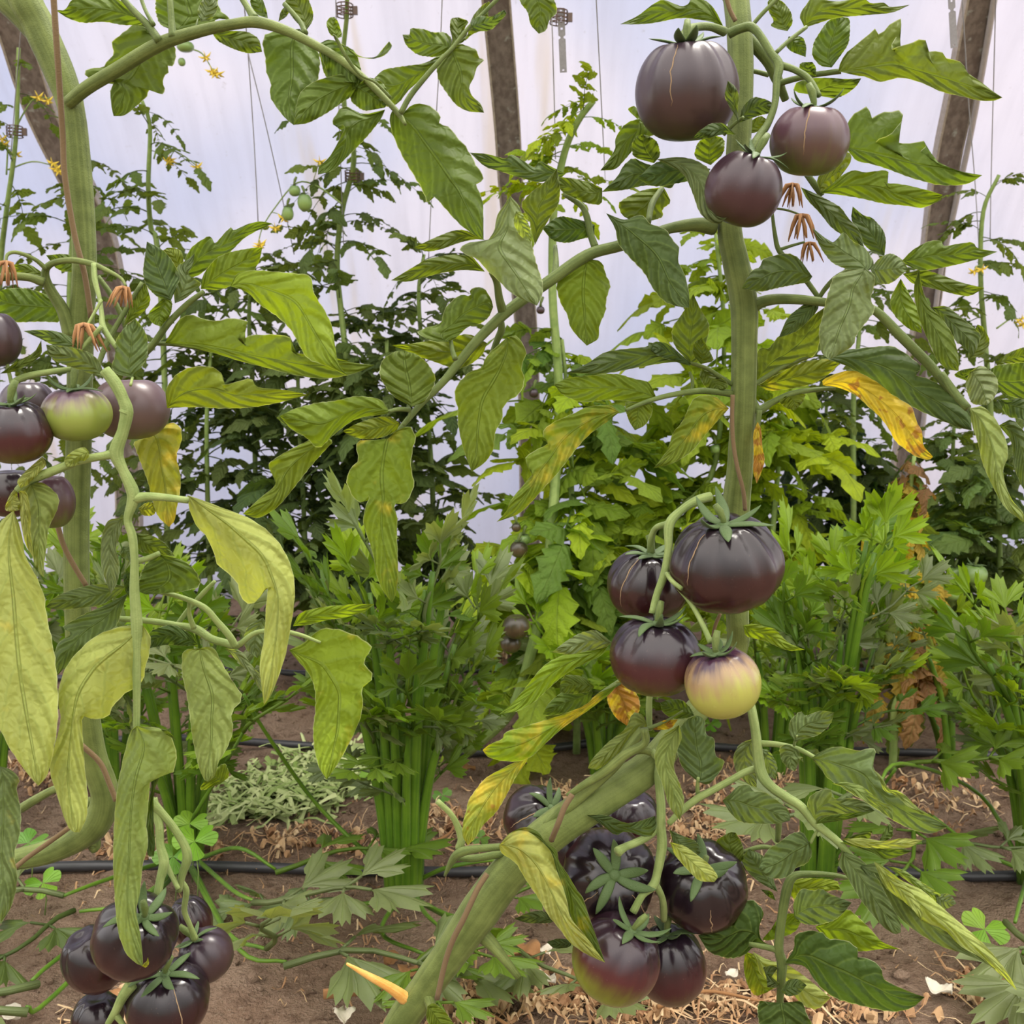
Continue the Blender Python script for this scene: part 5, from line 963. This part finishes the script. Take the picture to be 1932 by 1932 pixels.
# ---------------------------------------------------------------- celery
def fan(R, rnd, off, yaw, pitch, roll, lobes=3, wedge=.82):
    """one celery leaflet: wedge base, toothed lobed rim"""
    V = [Vector((0, 0, 0))]; U = [(.5, 0)]; F = []
    n = 25; rings = 4
    for k in range(1, rings+1):
        f = k/rings
        for i in range(n):
            a = (i/(n-1)-.5)*2; th = a*wedge*(1.15 - .45*(1-f))
            lobe = .55 + .45*abs(math.cos(a*PI*lobes/2))**.65
            tooth = 1 + (.09 if i % 2 == 0 else -.09)
            r = R*f*(lobe if f > .5 else .8)*(tooth if k == rings else 1)*(1-.18*abs(a)**2)
            z = -.18*r*f + .06*R*math.cos(a*PI*lobes)*f + .10*R*abs(a)*f
            V.append(Vector((r*math.cos(th), r*math.sin(th), z))); U.append((i/(n-1), f))
    for i in range(n-1): F.append((0, 1+i, 2+i))
    for k in range(rings-1):
        for i in range(n-1): p = 1+k*n; F.append((p+i, p+n+i, p+n+i+1, p+i+1))
    Rm = Matrix.Rotation(yaw, 3, 'Z') @ Matrix.Rotation(pitch, 3, 'Y') @ Matrix.Rotation(roll, 3, 'X')
    return [off + Rm @ v for v in V], F, U
def celery_leaf(seed, L=.20, s=1.0, pairs=2, curl=.1):
    rnd = random.Random(seed); pts = [Vector((L*t/6, .01*math.sin(seed+t), curl*L*(t/6)**2*-1)) for t in range(7)]
    gs = []
    def at(t): t = min(.999, t)*6; i = int(t); return pts[i].lerp(pts[i+1], t-i)
    for k in range(pairs):
        t = .30 + .45*k; o = at(t); R = .066*s*(1-.20*k)*rnd.uniform(.9, 1.1)
        for sg in (-1, 1):
            yw = sg*rnd.uniform(.8, 1.15); d = Vector((math.cos(yw), math.sin(yw), .12)); e = o + d*.022*s
            gs.append(tube_geo([o, e], [.0018*s]*2, 5)); gs.append(fan(R, rnd, e, yw, rnd.uniform(-.35, .3), rnd.uniform(-.6, .6)))
    gs.append(fan(.070*s, rnd, at(1), rnd.uniform(-.1, .1), rnd.uniform(-.15, .3), rnd.uniform(-.3, .3), 3, .95))
    ra = tube_geo(pts, [.0036*s*(1-.5*i/6) for i in range(7)], 6)
    v, f, u = merge([ra] + gs); nf = len(ra[1]); return v, f, u
CE = [mesh_of('celery_leaf_%d' % i, *celery_leaf(60+i, .15+.012*(i % 3), 1.0, 2, .05+.1*(i % 3)), mats=[M['celery_leaf']]) for i in range(8)]
CB = (.19, .31, .014); CM = (.115, .20, .018); CG = (.175, .225, .09); CD = (.08, .13, .03)
def celery(label, bx, by, n, h, lean, seed, leafs=1.0, az_bias=None, sub=2, group='celery plants between the hoses'):
    rnd = random.Random(seed); b = G(bx, by); b.z = soilz(b.x, b.y) - .01
    root = thing('celery_plant', tuple(b), label, 'celery', group)
    for k in range(n):
        az = 2*PI*k/n + rnd.uniform(-.3, .3); ln = lean*rnd.uniform(.35, 1.1); hh = h*rnd.uniform(.62, 1.08)*(1 - .25*ln)
        q = Vector((math.cos(az), math.sin(az)*.85, 0)); r0 = .022
        pts = [b + q*r0*.8, b + q*(r0+.10*hh*ln) + Vector((0, 0, hh*.33)), b + q*(r0+.38*hh*ln) + Vector((0, 0, hh*.68)), b + q*(r0+.85*hh*ln) + Vector((0, 0, hh))]
        s0 = .0085*rnd.uniform(.85, 1.15)
        st = tube('stalk', pts, [s0*1.25, s0, s0*.8, s0*.42], M['celery_stalk'], root, 8, 5, rib=.06)
        c = catmull(pts, 6)
        for j in range(sub):
            t = (.56 + .26*j/max(1, sub-1)) if sub > 1 else .7
            i = int(t*(len(c)-1)); p = c[i]; a2 = az + rnd.choice((-1, 1))*rnd.uniform(.6, 1.6)
            d = Vector((math.cos(a2), math.sin(a2), rnd.uniform(.3, 1.1)))
            tt = rnd.choice((CB, CM, CG, CG, CM)); v = rnd.uniform(.85, 1.2)
            place('leaf', rnd.choice(CE), basis(p, d, s=leafs*rnd.uniform(.55, .8), roll=rnd.uniform(-.6, .6)), root, (tt[0]*v, tt[1]*v, tt[2]*v, 0))
        d = (pts[-1]-pts[-2]); d.z *= .9; tt = rnd.choice((CB, CB, CM, CG)); v = rnd.uniform(.9, 1.2)
        i0 = int(.86*(len(c)-1))
        place('leaf', rnd.choice(CE), basis(c[i0], d, s=leafs*rnd.uniform(.8, 1.05), roll=rnd.uniform(-.7, .7)), root, (tt[0]*v, tt[1]*v, tt[2]*v, 0))
    return root
def low_leaf(root, path, s, d, seed, tint=CG, z=.04, roll=0, w=.004, mesh=None):
    """an outer stalk sprawling near the ground with a leaf at its end; path in picture points with heights"""
    pts = [G(x, y, zz) for x, y, zz in path]
    tube('stalk', pts, [w, w*.6], M['celery_stalk'], root, 7, 5)
    rnd = random.Random(seed); me = CE[seed % len(CE)]
    place('leaf', me, basis(pts[-1], Vector(d), s=s*1.2, roll=roll), root, tint + (0,))
ca = celery('large celery plant in the centre with a bundle of bare green stalks', 762, 1672, 17, .53, .24, 101, 1.0)
cb = celery('celery plant on the left, behind the long hanging rolled leaf', 352, 1610, 9, .42, .36, 102, 1.0)
cc = celery('celery plant on the right, behind the slender leaf stalks', 1545, 1645, 14, .58, .19, 103, .95)
cdp = celery('celery plant cut off by the right edge', 1955, 1640, 12, .44, .40, 104, 1.0)
celery('celery plant half hidden behind the middle cluster of tomatoes', 1140, 1450, 7, .34, .40, 105, 1.0)
celery('celery plant behind the thick left stem', 215, 1500, 8, .52, .32, 106, 1.0)
celery('celery plant in the second row, behind the lowest pale tomato', 1455, 1440, 6, .34, .30, 107, .9)
celery('small celery plant left of the right edge plant, leaning left', 1800, 1440, 5, .26, .6, 108, .9)
celery('celery plant at the left edge behind the pale hanging leaves', -20, 1560, 7, .42, .35, 109, 1.0)
ce = [(ca, [(745, 1660, .02), (600, 1520, .12), (500, 1380, .27), (460, 1310, .34)], .75, (-.6, -.3, .5), 1, CG),
 (ca, [(750, 1690, .01), (690, 1705, .04), (650, 1700, .05)], .75, (-1, .1, .1), 2, CG),
 (ca, [(780, 1680, .01), (800, 1720, .04), (830, 1750, .05)], .8, (.5, -.8, .25), 3, CM),
 (ca, [(790, 1660, .01), (850, 1635, .04), (950, 1622, .05), (1010, 1640, .05)], .8, (1, -.3, .2), 4, CG),
 (ca, [(755, 1690, .01), (720, 1760, .03), (800, 1800, .04)], .8, (.2, -1, .3), 5, CM),
 (cb, [(330, 1620, .01), (200, 1660, .05), (120, 1690, .06)], 1.0, (-1, -.2, .2), 6, CG),
 (cb, [(345, 1625, .01), (260, 1700, .05), (150, 1720, .05)], .9, (-.4, -1, .2), 7, CD),
 (cb, [(370, 1620, .01), (440, 1680, .05), (480, 1700, .06)], 1.05, (.9, -.3, .3), 8, CG),
 (cb, [(375, 1620, .01), (450, 1600, .08), (520, 1640, .06)], .95, (1, .2, .25), 9, CM),
 (cb, [(360, 1630, .01), (450, 1790, .03), (540, 1815, .04)], 1.1, (.9, -.1, .25), 10, CG),
 (cb, [(360, 1640, .01), (430, 1760, .03), (500, 1790, .06)], .95, (.2, -.6, .6), 11, CG),
 (cb, [(340, 1640, .01), (120, 1800, .05), (60, 1850, .06)], 1.2, (-.5, -.8, .3), 12, CG),
 (cb, [(340, 1640, .01), (100, 1880, .04), (50, 1900, .06)], 1.2, (-.8, -.5, .3), 13, CG),
 (cb, [(330, 1600, .02), (420, 1450, .18), (460, 1380, .28)], .8, (.5, -.4, .5), 14, CM),
 (cdp, [(1930, 1640, .01), (1850, 1500, .10), (1700, 1440, .22), (1650, 1500, .2)], 1.1, (-.7, -.5, .2), 15, CG),
 (cdp, [(1925, 1640, .01), (1840, 1600, .06), (1760, 1540, .12)], 1.0, (-.5, -.6, -.1), 16, CM),
 (cdp, [(1940, 1650, .01), (1925, 1700, .05), (1915, 1740, .06)], 1.1, (-.1, -1, .1), 17, CG),
 (cdp, [(1950, 1650, .01), (1960, 1720, .05), (1930, 1800, .05)], 1.0, (-.3, -1, .1), 18, CG),
 (cc, [(1560, 1640, .01), (1650, 1600, .06), (1740, 1590, .08)], .8, (1, -.4, .2), 19, CG),
 (cc, [(1560, 1640, .01), (1640, 1520, .12), (1690, 1450, .2)], .9, (1, -.3, .4), 20, CM),
 (ca, [(770, 1690, .01), (900, 1760, .03), (960, 1790, .04)], .8, (.6, -.7, .3), 21, CG),
 (ca, [(770, 1690, .01), (860, 1730, .03), (900, 1700, .05)], .8, (1, .2, .2), 22, CM)]
for rt, path, s, d, sd, tn in ce: low_leaf(rt, path, s, d, sd, tn)

# ---------------------------------------------------------------- clover seedlings
def clover_geo(h, R, rnd):
    gs = [tube_geo([Vector((0, 0, 0)), Vector((.004, 0, h*.5)), Vector((0, 0, h))], [.0012, .001, .0009], 5)]; leafs = []
    for k in range(3):
        a0 = k*2*PI/3 + rnd.uniform(-.2, .2); V = [Vector((0, 0, h))]; U = [(.5, 0)]; F = []
        n = 15
        for ring in (.5, 1):
            for i in range(n):
                a = (i/(n-1)-.5)*2; th = a0 + a*.82; r_ = R*ring*(1 - .22*math.exp(-(a/.16)**2)*(ring == 1))*(1-.25*abs(a)**3)
                V.append(Vector((r_*math.cos(th), r_*math.sin(th), h + .10*r_ - .25*R*abs(a)*ring))); U.append((i/(n-1), ring))
        for i in range(n-1): F += [(0, 1+i, 2+i), (1+i, 1+n+i, 2+n+i, 2+i)]
        leafs.append((V, F, U))
    return gs[0], leafs
def seedling(px, py, h, R, label, tint=(.20, .42, .04), seed=0, tiltx=-.5):
    b = G(px, py); b.z = soilz(b.x, b.y); rnd = random.Random(seed)
    root = thing('clover_seedling', (0, 0, 0), label, 'seedling', 'clover seedlings on the soil'); root.location = b; OFF.pop(root.name)
    st, lf = clover_geo(h, R, rnd)
    Rm = Matrix.Rotation(rnd.uniform(0, 2), 3, 'Z'); tl = Matrix.Rotation(tiltx*-1, 3, 'X')
    o = bpy.data.objects.new('stalk', mesh_of('stalk', st[0], st[1], st[2], [M['bg_stem']])); COL.objects.link(o); o.parent = root
    for V, F, U in lf:
        V2 = [Vector((0, 0, h)) + tl @ (Rm @ (v - Vector((0, 0, h)))) for v in V]
        o = bpy.data.objects.new('leaflet', mesh_of('leaflet', V2, F, U, [M['celery_leaf']])); COL.objects.link(o); o.parent = root; o.color = tint + (0,)
for i, a in enumerate([(372, 1700, .10, .036, 'large bright clover leaf right of the hanging tomato stalks'), (330, 1690, .075, .034, 'bright clover between the two hanging tomato stalks'),
    (362, 1655, .10, .030, 'clover leaf above and behind the large bright clover'), (85, 1735, .05, .028, 'bright clover low at the left on the dark soil'), (60, 1680, .07, .030, 'clover peeping out below the bent base of the left stem'),
    (1855, 1790, .05, .034, 'lone clover on bare soil at the lower right'), (905, 1345, .06, .038, 'dull bluish clover behind the centre celery, between two hoses'), (945, 1330, .09, .030, 'clover at the foot of the distant leaning stem'),
    (885, 1400, .045, .040, 'broad green clover just behind the middle hose'), (850, 1440, .05, .018, 'small yellowish clover in front of the middle hose'), (1700, 1360, .03, .035, 'round light clover on the soil behind the right celery'),
    (700, 1500, .05, .022, 'small clover beside the wilted heap'), (1340, 1385, .03, .025, 'tiny clover under the pale mauve tomato'), (905, 1590, .02, .018, 'tiny clover left of the slanting stem'), (1150, 1420, .05, .02, 'small clover between the rolled leaf and the celery'),
    (1760, 1350, .04, .025, 'small clover in front of the farthest hose at the right'), (835, 1500, .015, .02, 'flat tiny clover beside the bare celery stalks'), (1690, 1270, .04, .03, 'clover by the farthest hose under the dying plant')]):
    seedling(*a[:4], a[4], seed=i, tint=[(.19, .42, .035), (.15, .32, .05), (.24, .45, .04)][i % 3])
seedling(590, 1480, .02, .02, 'clover at the top of the wilted heap', seed=50)

# ---------------------------------------------------------------- litter on the soil
rn = random.Random(5)
def ribbons(n, ells, lmin, lmax, w, lift=.012, kinds=1.0, seed=1):
    rnd = random.Random(seed); V = []; F = []; U = []
    for k in range(n):
        e = rnd.choice(ells); a = rnd.uniform(0, 2*PI); rr = math.sqrt(rnd.random())*rnd.uniform(.6, 1.1)
        p = G(e[0]+e[2]*rr*math.cos(a), e[1]+e[3]*rr*math.sin(a)); L = rnd.uniform(lmin, lmax); az = rnd.uniform(0, 2*PI)
        wd = w*rnd.uniform(.4, 1.6); cv = rnd.uniform(-2, 2); x, y = p.x, p.y; m = 5; hh = rnd.uniform(.002, lift); prev = None
        for i in range(m):
            az2 = az + cv*i/m; x += math.cos(az2)*L/m; y += math.sin(az2)*L/m
            z = soilz(x, y) + hh + .006*math.sin(i*1.3+k); nx_, ny_ = -math.sin(az2), math.cos(az2); tw = .5*math.sin(i+k)
            o = len(V); V += [Vector((x+nx_*wd, y+ny_*wd, z+tw*wd)), Vector((x-nx_*wd, y-ny_*wd, z-tw*wd)), Vector((x, y, z+wd*.6))]; U += [(0, 0)]*3
            if i:
                for q in range(3): F.append((o-3+q, o-3+(q+1) % 3, o+(q+1) % 3, o+q))
        F.append((len(V)-3, len(V)-2, len(V)-1))
    return V, F, U
SE = [(1100, 1870, 260, 55), (1450, 1915, 350, 25), (900, 1900, 160, 40), (1880, 1850, 90, 40), (600, 1585, 170, 22), (860, 1560, 110, 40), (1750, 1500, 160, 60), (1400, 1480, 120, 60), (1330, 1560, 120, 40), (240, 1890, 60, 20), (100, 1450, 90, 50), (300, 1600, 140, 40), (1050, 1500, 60, 40), (930, 1230, 60, 25), (1400, 1880, 250, 30), (1150, 1900, 200, 30)]
g1 = ribbons(1700, SE, .015, .08, .0011, .015, seed=3); g2 = ribbons(1100, SE, .008, .028, .0042, .014, seed=13)
V, F, U = merge([g1, g2]); o = mk('straw_litter', V, F, M['straw'], smooth=False)
tag(o, 'dry straw and leaf shreds strewn over the soil', 'straw', kind='stuff')
o = mk('straw_litter', *ribbons(900, [(966, 1500, 950, 330), (966, 1700, 900, 200)], .008, .04, .0010, .006, seed=4)[:2], M['straw'], smooth=False)
tag(o, 'sparse dry crumbs scattered over the whole bed', 'straw', kind='stuff')
o = mk('wilted_weeds', *ribbons(760, [(570, 1480, 130, 55), (640, 1450, 80, 45), (490, 1520, 80, 30)], .03, .11, .0034, .035, seed=6)[:2], M['wilted'], smooth=False)
tag(o, 'heap of pulled wilting green weeds left of the centre celery', 'weeds', kind='stuff')
# clods
V = []; F = []; rnd = random.Random(9)
for k in range(3200):
    x = rnd.uniform(-1.2, 1.2); y = rnd.uniform(1.15, 2.8); s = rnd.uniform(.0015, .007) * (2.0 if rnd.random() < .05 else 1); z = soilz(x, y) + s*.3; o_ = len(V)
    for d in ((1, 0, 0), (-1, 0, 0), (0, 1, 0), (0, -1, 0), (0, 0, 1), (0, 0, -1)): V.append(Vector((x, y, z)) + Vector(d)*s*rnd.uniform(.6, 1.2))
    F += [tuple(o_+i for i in f) for f in ((0, 2, 4), (2, 1, 4), (1, 3, 4), (3, 0, 4), (2, 0, 5), (1, 2, 5), (3, 1, 5), (0, 3, 5))]
o = mk('soil_clods', V, F, M['soil']); tag(o, 'loose crumbs and clods of soil', 'soil', kind='stuff')
# single dry leaves
def dryleaf(px, py, s, label, mat='dry', seed=0, up=.01):
    rnd = random.Random(seed+77); p = G(px, py); p.z = soilz(p.x, p.y) + up; n = 9; V = []; U = []; F = []
    a = rnd.uniform(0, PI)
    for i in range(n):
        for j in range(7):
            v = i/(n-1); u = j/3-1; w = .42*math.sin(PI*(v*.96+.02))**.7*(1+.2*rnd.uniform(-1, 1))
            q = Vector(((v-.5)*s, u*w*s, s*(.20*abs(u)**1.5 + .12*math.sin(v*7+seed)+.06*rnd.uniform(-1, 1))))
            q = Matrix.Rotation(a, 3, 'Z') @ q; V.append(p+q+Vector((0, 0, s*.12))); U.append((j/6, v))
    F = [(i*7+j, i*7+j+1, (i+1)*7+j+1, (i+1)*7+j) for i in range(n-1) for j in range(6)]
    o = mk('dry_leaf', V, F, M[mat], None, U); md = o.modifiers.new('t', 'SOLIDIFY'); md.thickness = .0006
    tag(o, label, 'dry leaf', 'dry leaves on the soil')
for i, (x, y, s, lab, m) in enumerate([(985, 1815, .055, 'curled tan dry leaf beside the green pruned stub', 'dry'), (1028, 1868, .032, 'cream papery scrap below the green pruned stub', 'white_chip'), (1030, 1805, .022, 'small cream scrap right of the curled tan dry leaf', 'white_chip'),
    (740, 1820, .028, 'small brown dry leaf above the orange stub', 'dry'), (770, 1845, .03, 'crumpled brown leaf touching the thick stem above the orange stub', 'dry'), (885, 1440, .03, 'tan dry leaf in front of the middle hose', 'dry'), (1150, 1395, .022, 'cream scrap behind the rolled leaf', 'white_chip'),
    (1770, 1880, .035, 'cream dry leaf on bare soil at the lower right', 'white_chip'), (1380, 1840, .02, 'small cream scrap right of the green-based tomato', 'white_chip'), (215, 1890, .04, 'pinkish tan dry leaf left of the bottom left cluster', 'dry'), (300, 1635, .03, 'pale scrap by the hanging tomato stalks', 'white_chip'),
    (95, 1640, .035, 'grey green dried leaf under the bent left stem', 'wilted'), (1100, 1880, .04, 'brown crumpled leaf under the green-based tomato', 'dry'), (1700, 1470, .03, 'tan dry leaf under the right celery leaves', 'dry'), (930, 1215, .05, 'reddish dry leaf near the distant dark tomatoes', 'dry'), (1000, 1225, .05, 'rusty dry leaf right of the distant dark tomatoes', 'dry'), (20, 1930, .03, 'cream curl at the bottom left corner', 'white_chip'), (650, 1925, .03, 'cream scrap at the bottom edge left of the slanting stem', 'white_chip')]):
    dryleaf(x, y, s, lab, m, i)
# a split cane on the soil
pts = [G(610, 1876, .012), G(700, 1868, .012), G(770, 1866, .012)]
o = tube('dry_cane', pts, [.0075, .0065], M['dry'], None, 8, flat=.5); tag(o, 'flat tan piece of cane lying behind the orange stub', 'cane')
for pth, lab in ([[(830, 1880), (900, 1900), (1000, 1960)], 'straight dry stalk lying at the bottom right of the slanting stem'], [[(1240, 1900), (1330, 1870), (1440, 1890)], 'dry stalk lying below the bottom right cluster'], [[(800, 1595), (850, 1570), (868, 1520)], 'curved dry stalk right of the centre celery'],):
    o = tube('dry_stalk', [G(x, y, .018) for x, y in pth], [.003, .0018], M['dry'], None, 6); tag(o, lab, 'stalk')

# ---------------------------------------------------------------- strings, clips, punched straps
GS = 'grey support strings hanging in front of the film'
for pth, lab in (([(455, -60, 2.0), (468, 100, 2.2), (480, 280, 2.35), (487, 420, 2.45)], 'left of two grey strings meeting near the top, left of the yellow flowers'), ([(468, 100, 2.2), (500, 230, 2.3), (525, 340, 2.4), (555, 480, 2.5)], 'slanting right one of two grey strings near the yellow flowers'),
    ([(1122, -60, 2.0), (1130, 100, 2.15), (1140, 300, 2.35), (1142, 340, 2.35)], 'grey string rising behind the tip of the lime green plant'), ([(1038, -60, 2.0), (1042, 60, 2.05), (1046, 200, 2.15), (1048, 300, 2.2)], 'grey string hanging just left of the punched strap'),
    ([(1880, -60, 2.0), (1876, 100, 2.2), (1870, 330, 2.4), (1868, 450, 2.45)], 'rightmost grey string hanging before the film'), ([(1812, -60, 2.1), (1828, 200, 2.3), (1840, 350, 2.4), (1850, 520, 2.45)], 'grey string crossing the right hoop down to the spindly plant'),
    ([(836, -60, 2.1), (830, 100, 2.2), (815, 350, 2.4), (808, 500, 2.5)], 'grey string left of the middle hoop'), ([(632, -60, 2.1), (636, 100, 2.22), (645, 380, 2.43), (648, 460, 2.46)], 'grey string beside the tall clipped tomato plant'), ([(42, 30, 2.1), (30, 170, 2.3), (20, 300, 2.4)], 'grey string at the top left beside the left hoop')):
    o = tube('support_string', [P(*q) for q in pth], [.0012, .0012], M['string'], None, 5, 4); tag(o, lab, 'string', GS)
def clip(px, py, Y, label):
    c = P(px, py, Y); gs = []
    for dz in (-.010, -.003, .004, .011):
        gs.append(tube_geo([c + Vector((.017*math.cos(a), .017*math.sin(a), dz)) for a in [2*PI*i/14 for i in range(15)]], [.0013]*15, 5))
    for i in range(7):
        a = 2*PI*i/7; q = c + Vector((.017*math.cos(a), .017*math.sin(a), 0)); gs.append(tube_geo([q-Vector((0, 0, .011)), q+Vector((0, 0, .012))], [.0012]*2, 5))
    gs.append(box_geo(c + Vector((.022, 0, 0)), (.009, .006, .016)))
    V, F, U = merge(gs); o = mk('plant_clip', V, F, M['clip'], None, U, smooth=False); tag(o, label, 'clip', 'brown plastic plant clips')
clip(650, 20, 2.2, 'brown plastic plant clip at the top of the tall clipped tomato plant'); clip(665, 333, 2.41, 'brown plastic plant clip halfway up the tall clipped tomato plant')
clip(28, 249, 2.4, 'brown plastic plant clip on the thin plant at the far left'); clip(1054, 33, 2.08, 'brown plastic clip holding the punched strap by the middle hoop')
def strap(p0, p1, Y, label):
    a, b = P(*p0, Y), P(*p1, Y+.03); d = (b-a); L = d.length; d.normalize(); x = Vector((1, 0, 0)); x = (x - d*x.dot(d)).normalized(); nrm = d.cross(x)
    w = .0068; prof = [(0, w), (.06, w), (.38, w), (.42, w), (.44, w*.45), (.46, w*.45), (.48, w), (.52, w), (.94, w), (1, w)]
    holes = [(.03, .05), (.12, .22), (.30, .33), (.95, .97)]; V = []; F = []
    def quad(t0, t1, u0a, u1a, u0b, u1b):
        o_ = len(V)
        for s_ in (-.0007, .0007):
            for t, u in ((t0, u0a), (t0, u1a), (t1, u1b), (t1, u0b)): V.append(a + d*L*t + x*u + nrm*s_)
        F.extend([(o_, o_+1, o_+2, o_+3), (o_+7, o_+6, o_+5, o_+4), (o_, o_+4, o_+5, o_+1), (o_+1, o_+5, o_+6, o_+2), (o_+2, o_+6, o_+7, o_+3), (o_+3, o_+7, o_+4, o_)])
    ts = sorted(set([p[0] for p in prof] + [q for h in holes for q in h]))
    def wid(t):
        for i in range(len(prof)-1):
            if prof[i][0] <= t <= prof[i+1][0]: f = (t-prof[i][0])/(prof[i+1][0]-prof[i][0]); return prof[i][1]*(1-f)+prof[i+1][1]*f
        return w
    for t0, t1 in zip(ts, ts[1:]):
        if any(h[0] <= t0 and t1 <= h[1] for h in holes):
            quad(t0, t1, -wid(t0), -w*.3, -wid(t1), -w*.3); quad(t0, t1, w*.3, wid(t0), w*.3, wid(t1))
        else: quad(t0, t1, -wid(t0), wid(t0), -wid(t1), wid(t1))
    o = mk('metal_strap', V, F, M['steel'], smooth=False); tag(o, label, 'strap', 'punched metal straps')
strap((1058, 15), (1063, 137), 2.07, 'grey punched metal strap hanging between the middle hoop and the top right tomatoes')
strap((1793, -40), (1800, 90), 2.15, 'grey punched metal strap by the rightmost hoop, cut off by the top edge')
